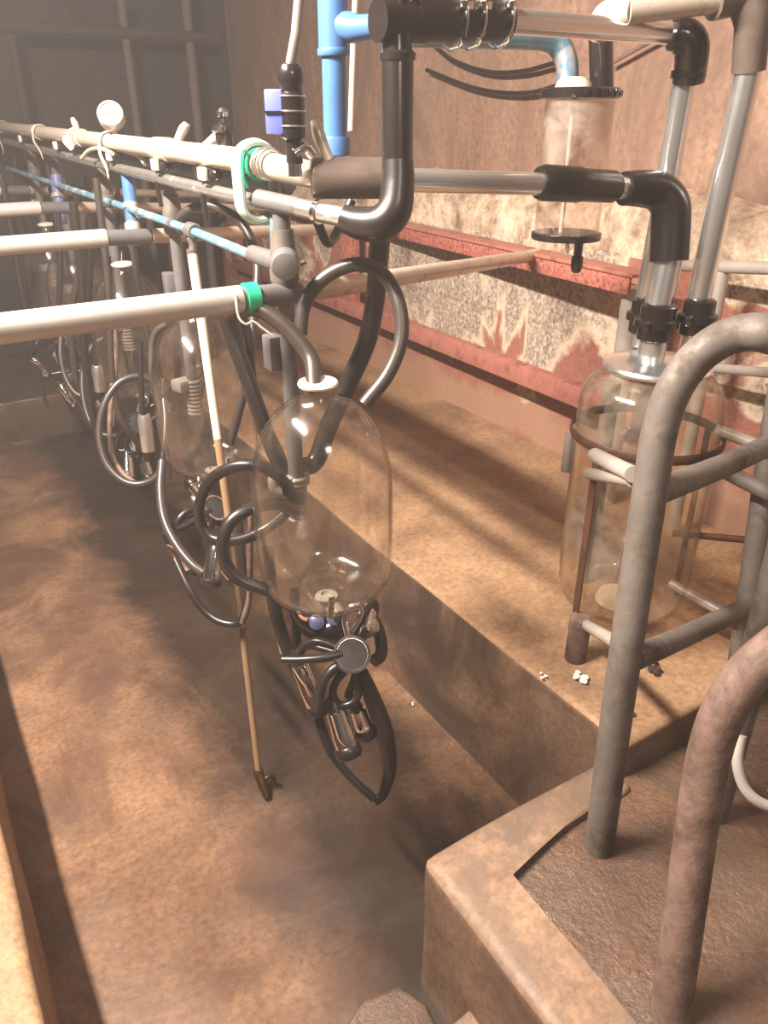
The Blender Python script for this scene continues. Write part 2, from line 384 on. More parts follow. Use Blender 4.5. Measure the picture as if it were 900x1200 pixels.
# ------------------------------------------------------------------ the setting
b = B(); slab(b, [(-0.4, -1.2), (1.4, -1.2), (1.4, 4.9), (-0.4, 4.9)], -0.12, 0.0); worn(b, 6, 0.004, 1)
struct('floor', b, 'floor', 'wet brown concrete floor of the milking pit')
b = B(); slab(b, [(1.097, 0.78), (2.4, 0.78), (2.4, 5.7), (1.097, 5.7)], -0.05, 0.45, 0.018); worn(b, 6, 0.005, 2)
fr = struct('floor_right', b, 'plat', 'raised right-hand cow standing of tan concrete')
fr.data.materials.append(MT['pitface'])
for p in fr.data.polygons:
    if abs(p.normal.z) < 0.5: p.material_index = 1  # upright faces get the colour with painted shade
b = B(); slab(b, [(-2.6, -1.2), (-0.075, -1.2), (-0.075, 5.7), (-2.6, 5.7)], -0.05, 0.45, 0.02); worn(b, 6, 0.006, 3)
struct('floor_left', b, 'plat', 'raised left-hand cow standing at the pit edge')
b = B(); slab(b, [(-0.1, 4.62), (1.12, 4.62), (1.12, 5.7), (-0.1, 5.7)], -0.05, 0.24, 0.015); worn(b, 4, 0.004, 4)
struct('floor_far', b, 'wet', 'low concrete step at the far end of the pit')
# near landing: wet slab with a raised rounded rim along its two open sides
b = B(); slab(b, [(0.612, -1.2), (2.4, -1.2), (2.4, 0.82), (0.612, 0.82)], -0.05, 0.355, 0.01); worn(b, 6, 0.006, 5)
struct('floor_near', b, 'wet', 'wet brown concrete landing above the pit steps')
b = B(); slab(b, [(0.600, -1.2), (0.70, -1.2), (0.70, 0.735), (1.10, 0.735), (1.10, 0.835), (0.600, 0.835)], -0.04, 0.375, 0.03); worn(b, 5, 0.006, 6)
tr1 = struct('trim_1', b, 'kerb', 'rounded concrete rim round the wet landing')
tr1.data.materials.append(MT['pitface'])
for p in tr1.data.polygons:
    if abs(p.normal.z) < 0.4: p.material_index = 1  # rim sides share the painted-shade colour
q = [onz(x, y, 0.03) for x, y in ((395, 1215), (425, 1165), (468, 1148), (500, 1168), (522, 1215))]
b = B(); slab(b, [(v.x, v.y) for v in q][::-1] , -0.03, 0.014, 0.01); worn(b, 5, 0.006, 8)
struct('trim_2', b, 'wet', 'low wet concrete hump at the foot of the landing')
q = [onz(x, y, 0.13) for x, y in ((522, 1205), (556, 1176), (592, 1212))]
b = B(); slab(b, [(q[0].x, q[0].y), (q[1].x, q[1].y), (q[2].x, q[2].y), (q[2].x, -0.6), (q[0].x, -0.6)][::-1], -0.03, 0.13, 0.012); worn(b, 4, 0.004, 9)
struct('trim_3', b, 'kerb', 'worn corner of the lower step beside the landing')

def wall_quad(name, a, c, z0, z1, th, mat, label, seed, amp=0.006, cut=5):
    bm = B(); a, c = V((a[0], a[1], 0)), V((c[0], c[1], 0)); d = (c - a).normalized(); nrm = V((-d.y, d.x, 0)) * th
    slab(bm, [(a.x, a.y), (c.x, c.y), (c.x + nrm.x, c.y + nrm.y), (a.x + nrm.x, a.y + nrm.y)], z0, z1); worn(bm, cut, amp, seed)
    return struct(name, bm, mat, label)
wall_quad('wall_right', (2.30, 5.75), (2.30, -1.2), 0.40, 2.88, 0.15, 'plaster', 'stained tan plaster wall on the right', 11)
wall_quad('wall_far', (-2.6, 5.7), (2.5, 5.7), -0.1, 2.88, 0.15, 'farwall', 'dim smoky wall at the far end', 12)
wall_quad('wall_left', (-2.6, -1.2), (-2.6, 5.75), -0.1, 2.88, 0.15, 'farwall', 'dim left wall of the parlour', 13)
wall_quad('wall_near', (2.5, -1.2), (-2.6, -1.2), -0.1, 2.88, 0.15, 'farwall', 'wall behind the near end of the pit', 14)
b = B(); slab(b, [(-2.7, -1.3), (2.5, -1.3), (2.5, 5.8), (-2.7, 5.8)], 2.86, 2.96)
struct('ceiling', b, 'ceil', 'low boarded ceiling')
# thick lower wall with a broken, sloping top ledge
from mathutils import noise as nz
b = B(); ny, cols = 90, []
for i in range(ny + 1):
    y = 0.6 + (5.7 - 0.6) * i / ny
    h = 1.40 + 0.05 * nz.noise(V((y * 2.3, 3.1, 0))) + 0.03 * nz.noise(V((y * 9, 1.7, 0)))
    pr = [(2.12, 0.40)] + [(2.12 + 0.006 * nz.noise(V((y * 6, k * 0.9, 5))), 0.40 + (h - 0.46) * k / 8) for k in range(1, 9)]
    pr += [(2.145, h - 0.02), (2.19, h + 0.012), (2.29, h + 0.03 + 0.03 * nz.noise(V((y * 4, 8, 0)))), (2.32, h)]
    cols.append([b.verts.new((x, y, z)) for x, z in pr])
for p, q in zip(cols, cols[1:]):
    for k in range(len(p) - 1): b.faces.new((p[k], p[k + 1], q[k + 1], q[k]))
lw = struct('wall_right_lower', b, 'peel', 'thick lower wall of blocks with peeling red paint')
lw.data.materials.append(MT['ledge'])
for p in lw.data.polygons:
    if p.center.z > 1.235: p.material_index = 1

# faint stall posts and a rail in front of the far wall
t = Thing('stall_rail', 'dim pale-streaked stall frame against the far wall', 'rail', (0.95, 5.45, 0.24))
b = B(); tube(b, [onx(212, 62, 2.0) * 0 + V((1.95, 5.45, 0.45)), V((1.95, 5.45, 2.5))], 0.03, n=1); t.part('post', b, 'dimsteel')
b = B(); tube(b, [V((1.55, 5.45, 0.45)), V((1.55, 5.45, 2.3))], 0.025, n=1); t.part('post', b, 'dimsteel')
b = B(); tube(b, [V((0.9, 5.45, 0.24)), V((0.9, 5.45, 2.1))], 0.025, n=1); t.part('post', b, 'dimiron')
b = B(); tube(b, [V((0.85, 5.42, 2.12)), V((2.05, 5.42, 2.12))], 0.03, n=1); t.part('rail', b, 'dimiron')
b = B(); tube(b, [V((0.85, 5.42, 1.1)), V((2.05, 5.42, 1.1))], 0.025, n=1); t.part('rail', b, 'dimiron')

# ------------------------------------------------------------------ red steel frame against the right wall
R0, R1 = V((1.88, 1.62, 1.21)), V((2.06, 3.45, 1.195))
t = Thing('barrier_frame', 'flaking red steel frame bolted along the peeling right wall', 'barrier', (1.95, 2.5, 0.45))
def lerp(a, b, f): return a + (b - a) * f
b = B(); beam(b, R0 + V((0.03, -0.02, 0.028)), R1 + V((0.03, 0, 0.028)), 0.09, 0.012); t.part('top_flange', b, 'redpaint')
b = B(); beam(b, R0, R1, 0.012, 0.062); t.part('top_beam', b, 'redflake', label='flaking red face of the top beam')
b = B(); beam(b, V((1.98, 1.60, 0.775)), V((2.07, 5.3, 0.765)), 0.05, 0.075, 0.004); t.part('bottom_beam', b, 'redpaint')
b = B(); beam(b, V((2.03, 3.60, 0.8)), V((2.03, 3.60, 1.22)), 0.05, 0.13, 0.003, (0, 1, 0)); t.part('upright', b, 'redflake')
b = B(); beam(b, V((2.05, 5.2, 0.8)), V((2.05, 5.2, 1.22)), 0.05, 0.13, 0.003, (0, 1, 0)); t.part('upright', b, 'redflake')
b = B(); beam(b, R1 + V((0, 0.0, 0)), V((2.07, 5.3, 1.19)), 0.04, 0.062); t.part('top_beam', b, 'redpaint')
b = B(); tube(b, [V((1.95, 1.66, 0.45)), V((1.95, 1.66, 1.19))], 0.036, n=1, seg=18); t.part('post', b, 'galvlight', label='worn grey tube post with red runs')
b = B(); beam(b, V((1.985, 1.70, 0.80)), V((1.985, 1.70, 1.19)), 0.012, 0.07, 0.002, (0, 1, 0)); t.part('end_plate', b, 'redpaint')
b = B(); tube(b, [R0 + V((0.03, -0.03, 0.0)), R0 + V((0.035, -0.04, -0.05)), R0 + V((0.03, -0.04, -0.1))], 0.012, n=3); t.part('hook', b, 'redpaint')

# grey rails behind the receiver
t = Thing('guard_rail', 'pale grey two-bar rail behind the receiver jar', 'rail', (1.98, 1.3, 0.45))
u0, u1, l1 = onx(795, 311, 2.0), onx(960, 316, 1.9), onx(960, 442, 1.9)
b = B(); tube(b, [u0, u1], 0.017, n=1); t.part('upper_bar', b, 'galvlight')
b = B(); tube(b, [onx(800, 428, 2.0), l1], 0.014, n=1); t.part('lower_bar', b, 'galvlight')
p = onx(847, 318, 1.97)
b = B(); tube(b, [p, V((p.x, p.y, 0.45))], 0.02, n=1); t.part('post', b, 'galvlight')

# ------------------------------------------------------------------ cross bars with hanging posts, one per bay
def crossbar(Y, label, first=False):
    t = Thing('crossbar', label, 'pipe', (0.63, Y, 1.355), 'pipe crossbars over the pit')
    b = B(); tube(b, [V((-2.5, Y, 1.352)), V((0.0, Y, 1.354)), V((0.535, Y, 1.358))], 0.0245, n=1, seg=20); t.part('left_bar', b, 'galvlight')
    b = B(); tube(b, [V((0.535, Y, 1.358)), V((0.66, Y + 0.02, 1.352))], 0.0215, n=1, seg=18); t.part('socket', b, 'slate', label='dark socket at the bar end')
    b = B(); tube(b, [V((0.66, Y + 0.02, 1.352)), V((1.93, Y + 0.76, 1.225)), V((2.02, Y + 0.81, 1.22))], 0.021, n=1, seg=16); t.part('right_bar', b, 'palepipe', label='tan right-hand bar')
    return t
YB = [1.36, 2.33, 3.30, 4.27]
LB = ['nearest pale crossbar over the pit, with a green band near its end', 'second pale crossbar, brightly lit on top, behind the hanging lance',
      'third dim reddish crossbar further down the pit', 'dimmest crossbar at the far end of the pit']
bars = [crossbar(y, l) for y, l in zip(YB, LB)]
# hanger posts, one behind each jar, dropping from the lower line
JP = [V((0.618, 1.222, 0.99)), V((0.655, 1.985, 0.985)), V((0.675, 2.765, 0.985)), V((0.675, 3.53, 0.985)), V((0.675, 4.09, 0.985))]
Y = 1.36
t = Thing('hanger_post', 'slate grey hanger post behind the nearest jar, with a round blue-grey cap', 'post', (0.637, 1.382, 0.85), 'hanger posts behind the jars')
b = B(); tube(b, [V((0.637, Y + 0.022, 1.505)), V((0.637, Y + 0.022, 0.90))], 0.0165, n=1, seg=16); t.part('post', b, 'slate')
b = B(); lathe(b, (0.637, Y + 0.022, 1.37), [(0.024, 0), (0.028, 0.012), (0.028, 0.03), (0.024, 0.034), (0.027, 0.05), (0.024, 0.066), (0.021, 0.10)], seg=20); t.part('coupling', b, 'grime')
b = B()
for k in range(9):
    lathe(b, (0.637, Y + 0.022, 0.958 - k * 0.012), [(0.019, 0), (0.023, 0.003), (0.023, 0.007), (0.019, 0.0105)], seg=18)
t.part('ribbed_fitting', b, 'greyplast')
b = B(); box(b, (0.625, Y + 0.034, 0.955), (0.085, 0.05, 0.036), Matrix.Rotation(0.3, 3, 'Z'), 0.008); t.part('jar_bracket', b, 'greyplast')
b = B(); box(b, (0.615, Y + 0.05, 1.235), (0.03, 0.04, 0.07), None, 0.004); t.part('post_clamp', b, 'slate')
PL = ['', 'hanger post seen through the second jar, beside the hanging lance', 'dim hanger post behind the third jar', 'dim hanger post behind the fourth jar', 'dim hanger post behind the farthest jar']
for k in range(1, 5): dup(t.o, JP[k] - JP[0] + V((0.0, 0.0, 0.012 * k)), PL[k])
# green band, wire hook
b = B(); pc = V((0.555, 1.36, 1.358)); tube(b, [pc - V((0.012, 0, 0)), pc + V((0.012, 0, 0))], 0.0275, n=1, seg=20)
solo('green_band', b, 'green', 'bright green band taped round the nearest crossbar end', 'tape', origin=pc)
hk = ats((276, 346, 1.385), (277, 356, 1.37), (280, 372, 1.372), (288, 380, 1.375), (297, 377, 1.38), (308, 385, 1.385), (319, 393, 1.39))
b = B(); tube(b, hk, 0.0022, seg=8); solo('wire_hook', b, 'galvlight', 'bent pale wire hooked over the nearest crossbar', 'hook', origin=hk[0])

# ------------------------------------------------------------------ milk line
RZ = lambda y: 1.577 + (y - 1.22) * 0.014
RX = 0.63
t = Thing('milk_line', 'long pale milk pipe running down the pit to black sleeves and a steel elbow', 'pipe', (0.63, 2.5, 1.58))
b = B(); tube(b, [V((RX, y, RZ(y))) for y in (5.5, 4, 3, 2, 1.5)] + [V((0.640, 1.38, 1.574)), at(372, 206, 1.345)], 0.0225, n=4, seg=20); t.part('pale_pipe', b, 'palepipe')
s0, s1 = at(364, 208, 1.35), at(452, 209, 1.36)
b = B(); tube(b, [s0, s0.lerp(s1, 0.04), s0.lerp(s1, 0.2), s1], [0.026, 0.034, 0.035, 0.034], n=4, seg=22); t.part('rubber_sleeve', b, 'rubberdust', label='fat dusty black rubber sleeve')
p0, p1 = at(440, 210, 1.37), at(640, 216, 1.50)
b = B(); tube(b, [p0, p1], 0.0205, n=1, seg=24); t.part('steel_pipe', b, 'steel')
q0, q1 = at(631, 214, 1.497), at(722, 219, 1.57)
b = B(); tube(b, [q0, q0.lerp(q1, 0.06), q0.lerp(q1, 0.5), q0.lerp(q1, 0.56), q0.lerp(q1, 0.95), q1], [0.029, 0.0335, 0.0335, 0.031, 0.031, 0.027], n=1, seg=22); t.part('rubber_sleeve', b, 'rubber')
PT_ = V((1.405, 1.105, 0)); e1 = at(738, 222, 1.585)
b = B(); tube(b, [q1, e1], 0.0225, n=1, seg=20); t.part('steel_stub', b, 'steel')
ez = at(783, 250, 1.62)
el = [at(731, 221, 1.58), at(752, 221, 1.595), at(772, 225, 1.61), at(785, 240, 1.62), at(786, 265, 1.635), at(784, 306, 1.655)]
b = B(); tube(b, el, [0.033, 0.036, 0.039, 0.0405, 0.041, 0.0405], n=5, seg=24); t.part('rubber_elbow', b, 'rubber')
dp = [at(784, 300, 1.655), at(769, 372, 1.695)]
b = B(); tube(b, dp, 0.0305, n=1, seg=24); t.part('down_pipe', b, 'steel')
# bracket hanging the lower line from the milk line
b = B(); pc = V((0.63, 1.47, 1.548)); 
pr = [V((RX + 0.036 * math.cos(a), 1.47, (1.577 if math.sin(a) > 0 else 1.515) + 0.036 * math.sin(a))) for a in [2 * PI * k / 28 for k in range(28)]]
tube(b, pr, 0.009, seg=10, n=1, closed=True, sx=1.0, sy=2.4); t.part('pipe_bracket', b, 'palegreen', label='pale green looped pipe bracket')
b = B(); tube(b, [V((RX + 0.026 * math.cos(a), 1.45, 1.577 + 0.026 * math.sin(a))) for a in [2 * PI * k / 20 for k in range(20)]], 0.004, seg=8, n=1, closed=True); t.part('cable_tie', b, 'green', label='green tie knotted round the pipe')
b = B(); tube(b, [V((RX - 0.02, 1.45, 1.595)), V((RX - 0.035, 1.44, 1.60)), V((RX - 0.04, 1.435, 1.565)), V((RX - 0.03, 1.44, 1.54))], 0.003, seg=6); t.part('tie_tail', b, 'green')
for yy in (1.40, 1.425):
    b = B(); tube(b, [V((RX + 0.0245 * math.cos(a), yy, RZ(yy) + 0.0245 * math.sin(a))) for a in [2 * PI * k / 20 for k in range(20)]], 0.004, seg=8, n=1, closed=True); t.part('hose_clip', b, 'dullsteel')
for yy, nm in ((2.02, 'pipe_joint'), (2.9, 'pipe_joint'), (3.65, 'pipe_joint')):
    b = B(); tube(b, [V((RX, yy - 0.05, RZ(yy))), V((RX, yy + 0.05, RZ(yy)))], 0.027, n=1, seg=20); t.part(nm, b, 'palepipe')

# ------------------------------------------------------------------ lower vacuum line with U elbow, black riser and top pipe to receiver
t = Thing('vacuum_line', 'thin lower steel line rising through a black rubber bend to the top pipe', 'pipe', (0.63, 2.2, 1.52))
ul = [V((RX, y, 1.512 + (y - 1.47) * 0.016)) for y in (5.4, 4, 3, 2.2, 1.5)] + [at(345, 242, 1.37)]
b = B(); tube(b, ul, 0.0135, n=3, seg=14); t.part('thin_pipe', b, 'dullsteel')
b = B(); tube(b, [V((0.705, y, 1.545 + (y - 1.47) * 0.014)) for y in (1.52, 3, 5.4)], 0.036, n=1, seg=18); t.part('dark_main', b, 'slate')
a0, a1, a2 = at(303, 233, 1.42), at(350, 243, 1.37), at(412, 257, 1.31)
b = B(); tube(b, [a0, a1], 0.017, n=1, seg=18); t.part('slotted_sleeve', b, 'slate')
b = B(); tube(b, [a1, a2], 0.0165, n=1, seg=18); t.part('steel_stub', b, 'dullsteel')
b = B(); cc = a1.lerp(a2, 0.35); tube(b, [cc, a1.lerp(a2, 0.42)], 0.0205, n=1, seg=18); t.part('hose_clip', b, 'chrome')
ub = [at(404, 256, 1.305), at(424, 262, 1.295), at(446, 262, 1.28), at(462, 246, 1.27), at(466, 215, 1.262), at(466, 190, 1.255)]
b = B(); tube(b, ub, [0.023, 0.0275, 0.030, 0.0295, 0.0275, 0.0265], n=5, seg=22); t.part('rubber_bend', b, 'rubber')
b = B(); tube(b, [at(466, 190, 1.255), at(466, 72, 1.21)], [0.0255, 0.0265, 0.0262, 0.0255], n=1, seg=22); t.part('riser', b, 'blackplastic')
b = B(); lathe(b, at(466, 73, 1.21), [(0.0255, 0), (0.029, 0.004), (0.029, 0.012), (0.024, 0.016)], seg=22); t.part('riser_collar', b, 'blackplastic')
tee = at(465, 34, 1.20)
b = B(); tube(b, [at(466, 80, 1.215), tee + V((0, 0, 0.0)), tee + V((0, 0, 0.12))], 0.0235, n=1, seg=20); tube(b, [tee + V((-0.035, 0, 0.01)), tee + V((0.05, 0, 0.01))], 0.03, n=1, seg=20); t.part('black_tee', b, 'blackplastic')
yp = tee.y
TB = lambda px, py: ony(px, py, yp)
sA, sB = tee + V((0.03, 0, 0.012)), TB(592, 24)
b = B(); tube(b, [sA, sA.lerp(sB, 0.5), sB], [0.031, 0.0325, 0.0315], n=3, seg=22); t.part('clamped_sleeve', b, 'rubber')
for f in (0.42, 0.62, 0.93):
    c = sA.lerp(sB, f); b = B()
    tube(b, [c + V((0, 0.034 * math.cos(a), 0.034 * math.sin(a))) for a in [2 * PI * k / 24 for k in range(24)]], 0.0045, seg=8, n=1, closed=True, sx=0.6, sy=2.0)
    box(b, c + V((0, -0.033, 0.018)), (0.022, 0.012, 0.012), None, 0.002); t.part('hose_clip', b, 'chrome')
tr = TB(793, 40)
b = B(); tube(b, [sB - V((0.03, 0, 0)), tr], 0.0195, n=1, seg=24); t.part('top_pipe', b, 'steel')
port2 = at(757, 352, 1.77)
top2 = at(803, 92, 1.545)
el = [tr - V((0.012, 0, 0)), tr.lerp(at(806, 44, 1.49), 0.6), at(811, 56, 1.50), at(807, 96, 1.54)]
b = B(); tube(b, el, [0.029, 0.033, 0.033, 0.0305], n=5, seg=22); lathe(b, at(806, 92, 1.535), [(0.034, 0), (0.034, 0.014)], seg=22); t.part('black_elbow', b, 'blackplastic')
b = B(); tube(b, [top2, port2], 0.024, n=1, seg=24); t.part('down_pipe', b, 'steel')

# third pipe to the receiver
t = Thing('return_pipe', 'rightmost steel pipe dropping from a dark elbow to the receiver lid', 'pipe', (1.5, 1.09, 1.8))
pC0, pC1 = at(816, 362, 1.70), at(878, 78, 1.47)
b = B(); tube(b, [pC0, pC1], 0.0255, n=1, seg=24); t.part('down_pipe', b, 'steel')
b = B(); tube(b, [at(877, 84, 1.475), at(880, 50, 1.45), at(882, 20, 1.43), at(868, -4, 1.42), at(835, 2, 1.41)], [0.031, 0.0315, 0.034, 0.034, 0.031], n=5, seg=22); t.part('rubber_elbow', b, 'rubberdust')
b = B(); tube(b, [at(842, 1, 1.41), at(735, 14, 1.40)], 0.0205, n=1, seg=20); t.part('pale_pipe', b, 'palepipe')
b = B(); tube(b, [at(742, 12, 1.40), at(724, 14, 1.42), at(708, 20, 1.46), at(702, 40, 1.5)], [0.0235, 0.024, 0.0235, 0.022], n=4, seg=18); t.part('pale_sleeve', b, 'palepipe')

# ------------------------------------------------------------------ blue air line
t = Thing('air_line', 'thin worn blue pipe sloping down the pit below the milk pipe', 'pipe', (0.63, 2.5, 1.41))
bl = [V((RX, 1.47, 1.405)), V((RX, 1.9, 1.418)), V((RX, 2.6, 1.425)), V((RX, 3.6, 1.43)), V((RX, 4.6, 1.435))]
b = B(); tube(b, bl, 0.0105, n=3, seg=14); t.part('blue_pipe', b, 'teal')
b = B(); tube(b, [at(296, 297, 1.54), at(322, 306, 1.46), at(338, 308, 1.42)], [0.0165, 0.019, 0.017], n=3, seg=16); t.part('pipe_union', b, 'slate')
b = B(); c = at(334, 308, 1.40); d = V((-0.35, -0.8, -0.1)).normalized(); lathe(b, c - d * 0.02, [(0.018, 0), (0.026, 0.008), (0.028, 0.03), (0.024, 0.046), (0.012, 0.05)], d, seg=24); t.part('end_cap', b, 'slate', label='round mottled grey-blue end cap')
b = B(); tube(b, [at(345, 314, 1.43), at(358, 306, 1.43)], 0.004, n=1, seg=8); t.part('tap_lever', b, 'darkiron')
b = B(); tube(b, [at(322, 290, 1.47), at(321, 240, 1.46)], 0.0085, n=1, seg=12); t.part('teal_riser', b, 'teal')
for yy in (2.02, 2.3):
    b = B(); tube(b, [V((RX, yy - 0.012, 1.42)), V((RX, yy + 0.012, 1.42))], 0.013, n=1, seg=14); t.part('pipe_joint', b, 'slate')

# drop lance tied to the blue line
ltop = V((0.625, 1.873, 1.415)); tip = onz(303, 905, 0.06)
t = Thing('wash_lance', 'long cream and yellow lance hanging from the blue pipe to the floor', 'lance', ltop)
b = B(); tube(b, [ltop + V((0, 0, -0.045)), ltop.lerp(tip, 0.35) + V((0.004, 0, 0))], [0.0125, 0.012, 0.0105], n=2, seg=14); t.part('cream_tube', b, 'lance_top')
m0 = ltop.lerp(tip, 0.35) + V((0.004, 0, 0))
b = B(); tube(b, [m0, ltop.lerp(tip, 0.6) + V((0.006, 0, 0)), tip], [0.0105, 0.009, 0.0085], n=3, seg=14); t.part('yellow_tube', b, 'lance_low')
b = B()
for k in range(3):
    y = ltop.y - 0.018 + 0.016 * k
    tube(b, [V((RX + 0.0145 * math.cos(a), y, 1.418 + 0.0145 * math.sin(a))) for a in [2 * PI * q / 16 for q in range(16)]], 0.0045, seg=8, n=1, closed=True)
tube(b, [ltop + V((0, 0, -0.012)), ltop + V((0.004, 0, -0.03)), ltop + V((0, 0, -0.05))], 0.010, n=3, seg=10); t.part('hose_binding', b, 'slate')
b = B(); lathe(b, ltop + V((0, 0, -0.055)), [(0.0135, 0), (0.0135, 0.016)], seg=14); t.part('collar', b, 'rusty')
tp2 = onz(313, 935, 0.012)
b = B(); tube(b, [tip + V((0, 0, 0.012)), tip, tip.lerp(tp2, 0.5), tp2], [0.010, 0.015, 0.013, 0.009], n=3, seg=12); t.part('brass_tap', b, 'brass')
b = B(); c = tip.lerp(tp2, 0.35); tube(b, [c, c + V((0.03, 0.0, 0.006)), c + V((0.034, -0.005, -0.01))], 0.0075, n=2, seg=10)
tube(b, [c + V((0.034, -0.012, 0.012)), c + V((0.03, 0.012, -0.012))], 0.005, n=1, seg=8); t.part('tap_handle', b, 'brass')

# ------------------------------------------------------------------ straps, levers, gauge, valves on the line
def strap(y, ln, label, sway):
    b = B()
    tube(b, [V((RX + 0.027 * math.cos(a), y, RZ(y) + 0.027 * math.sin(a))) for a in [2 * PI * q / 20 for q in range(20)]], 0.004, seg=8, n=1, closed=True, sx=0.7, sy=2.6)
    a = V((RX - 0.028, y, RZ(y) + 0.004))
    tube(b, [a, a + V((-0.004, -0.006, -ln * 0.35)), a + V((0.006 + sway, -0.012, -ln * 0.7)), a + V((0.004 + 2 * sway, -0.03, -ln))], [0.013, 0.014, 0.014, 0.007], seg=8, n=4, sx=0.28, sy=1.0)
    solo('hanging_strap', b, 'rag', label, 'strap', 'pale straps on the milk pipe', origin=V((RX, y, RZ(y))))
strap(2.52, 0.10, 'widest pale strap hanging from the milk pipe beside the round gauge', 0.0)
strap(3.55, 0.10, 'pale strap hanging from the milk pipe over a thick wrapped joint', 0.005)
strap(4.5, 0.12, 'dim farthest strap hanging from the milk pipe', 0.0)
strap(2.95, 0.04, 'short thin tie round the milk pipe just beyond the round gauge', 0.0)
gz = onx(131, 138, 0.63)
t = Thing('round_gauge', 'shiny ball-shaped gauge on a short stem above the milk pipe', 'gauge', (gz.x, gz.y, gz.z - 0.06))
b = B(); prof = [(0.0365 * math.sin(PI * k / 16), -0.0365 * math.cos(PI * k / 16)) for k in range(17)]; lathe(b, gz, prof, (-0.3, -0.85, 0.4), seg=28); t.part('ball_housing', b, 'galvlight')
b = B(); d = V((-0.3, -0.85, 0.4)).normalized(); lathe(b, gz + d * 0.018, [(0.0335, 0), (0.0365, 0.005), (0.034, 0.012), (0.028, 0.014), (0.027, 0.010), (0.0, 0.012)], d, seg=28); t.part('bezel', b, 'galvlight')
b = B(); tube(b, [gz - V((0, 0, 0.03)), V((RX, gz.y, RZ(gz.y)))], 0.009, n=1); t.part('stem', b, 'dullsteel')
b = B(); tube(b, ats((96, 185, 2.35), (105, 176, 2.3), (118, 174, 2.22), (132, 180, 2.15)), 0.006); t.part('curved_tube', b, 'palepipe')
b = B(); tube(b, ats((148, 178, 2.1), (162, 182, 2.05), (170, 192, 2.02)), 0.006); t.part('curved_tube', b, 'palepipe')
vz = onx(262, 150, 0.64)
t = Thing('air_valve', 'small dark mushroom-topped valve standing on the milk pipe', 'valve', (vz.x, vz.y, RZ(vz.y)))
b = B(); lathe(b, V((vz.x, vz.y, RZ(vz.y) + 0.015)), [(0.010, 0), (0.018, 0.012), (0.018, 0.03), (0.024, 0.034), (0.022, 0.042), (0.008, 0.05), (0.006, 0.06)], seg=20); t.part('body', b, 'blackplastic')
b = B(); lathe(b, V((vz.x, vz.y, RZ(vz.y) + 0.072)), [(0.004, 0), (0.011, 0.003), (0.012, 0.011), (0.006, 0.018)], seg=18); t.part('cap', b, 'chrome')
def lever(p, label):
    pts = ats(*p); b = B(); tube(b, pts, [0.009, 0.010, 0.0115, 0.008], n=5, seg=12)
    solo('tap_lever', b, 'palepipe', label, 'lever', 'pale levers on the milk pipe', origin=pts[0])
lever([(206, 170, 1.78), (213, 155, 1.77), (219, 145, 1.76)], 'short pale lever left of the small dark valve')
lever([(386, 188, 1.33), (376, 165, 1.32), (369, 141, 1.31)], 'tall pale lever beside the vertical blue pipe')
lever([(240, 172, 1.66), (250, 164, 1.66), (258, 158, 1.66)], 'pale slanting lever under the small dark valve')
lever([(92, 160, 2.55), (89, 148, 2.55), (85, 139, 2.55)], 'thin pale lever beyond the round gauge')

def pulsator(y, label):
    t = Thing('pulsator', label, 'pulsator', (RX - 0.005, y, 1.545), 'pulsators under the milk pipe')
    c = V((RX - 0.002, y, 1.543 + (y - 1.22) * 0.014))
    b = B(); lathe(b, c + V((0, 0.06, 0)), [(0.010, 0), (0.014, 0.004), (0.0145, 0.05), (0.0145, 0.10), (0.012, 0.115), (0.008, 0.12)], (0, -1, 0), seg=20); t.part('body', b, 'blackplastic')
    b = B(); lathe(b, c + V((0, 0.03, 0)), [(0.015, 0), (0.0158, 0.002), (0.0158, 0.03), (0.015, 0.032)], (0, -1, 0), seg=20); t.part('silver_band', b, 'dullsteel')
    b = B(); box(b, c + V((-0.02, -0.02, 0.0)), (0.010, 0.04, 0.026), None, 0.003); t.part('label_plate', b, 'white', label='pale label plate')
    b = B(); tube(b, [c + V((0, 0.02, -0.015)), c + V((-0.005, 0.03, -0.05)), c + V((0.0, 0.035, -0.10))], 0.006, n=3, seg=10); t.part('nipple', b, 'blackplastic')
    return t
pulsator(1.72, 'nearest dark pulsator under the milk pipe, left of the pale green bracket')
pulsator(2.05, 'pulsator with a pale plate under the milk pipe, second from the green bracket')
pulsator(2.48, 'pulsator with a pale plate just right of the widest hanging strap')
pulsator(3.22, 'dim pulsator between the two long hanging straps')
pulsator(3.95, 'dimmest pulsator at the far end of the milk pipe')

# black valve with blue label, its pipe
vc = V((0.63, 1.30, 1.62))
t = Thing('line_valve', 'upright black valve with a violet-blue label above the milk pipe', 'valve', vc)
zt = onx(342, 80, 0.63).z
b = B(); lathe(b, vc + V((0, 0, 0.005)), [(0.014, -0.04), (0.014, -0.004), (0.021, 0), (0.022, 0.02), (0.022, 0.064), (0.019, 0.067), (0.019, 0.074), (0.0215, 0.077), (0.0215, 0.096), (0.016, 0.106), (0.010, 0.108)], seg=24); t.part('body', b, 'blackplastic')
b = B()
for zz in (0.022, 0.044, 0.066):
    tube(b, [vc + V((0.0225 * math.cos(a), 0.0225 * math.sin(a), zz)) for a in [2 * PI * q / 20 for q in range(20)]], 0.0015, seg=6, n=1, closed=True)
t.part('rib', b, 'dullsteel')
b = B(); box(b, vc + V((-0.027, 0.010, 0.043)), (0.012, 0.032, 0.066), Matrix.Rotation(0.75, 3, 'Z'), 0.003); t.part('label_plate', b, 'bluelabel')
b = B(); box(b, vc + V((-0.0325, 0.004, 0.043)), (0.004, 0.0325, 0.003), Matrix.Rotation(0.75, 3, 'Z'), 0.0); t.part('label_groove', b, 'blackplastic')
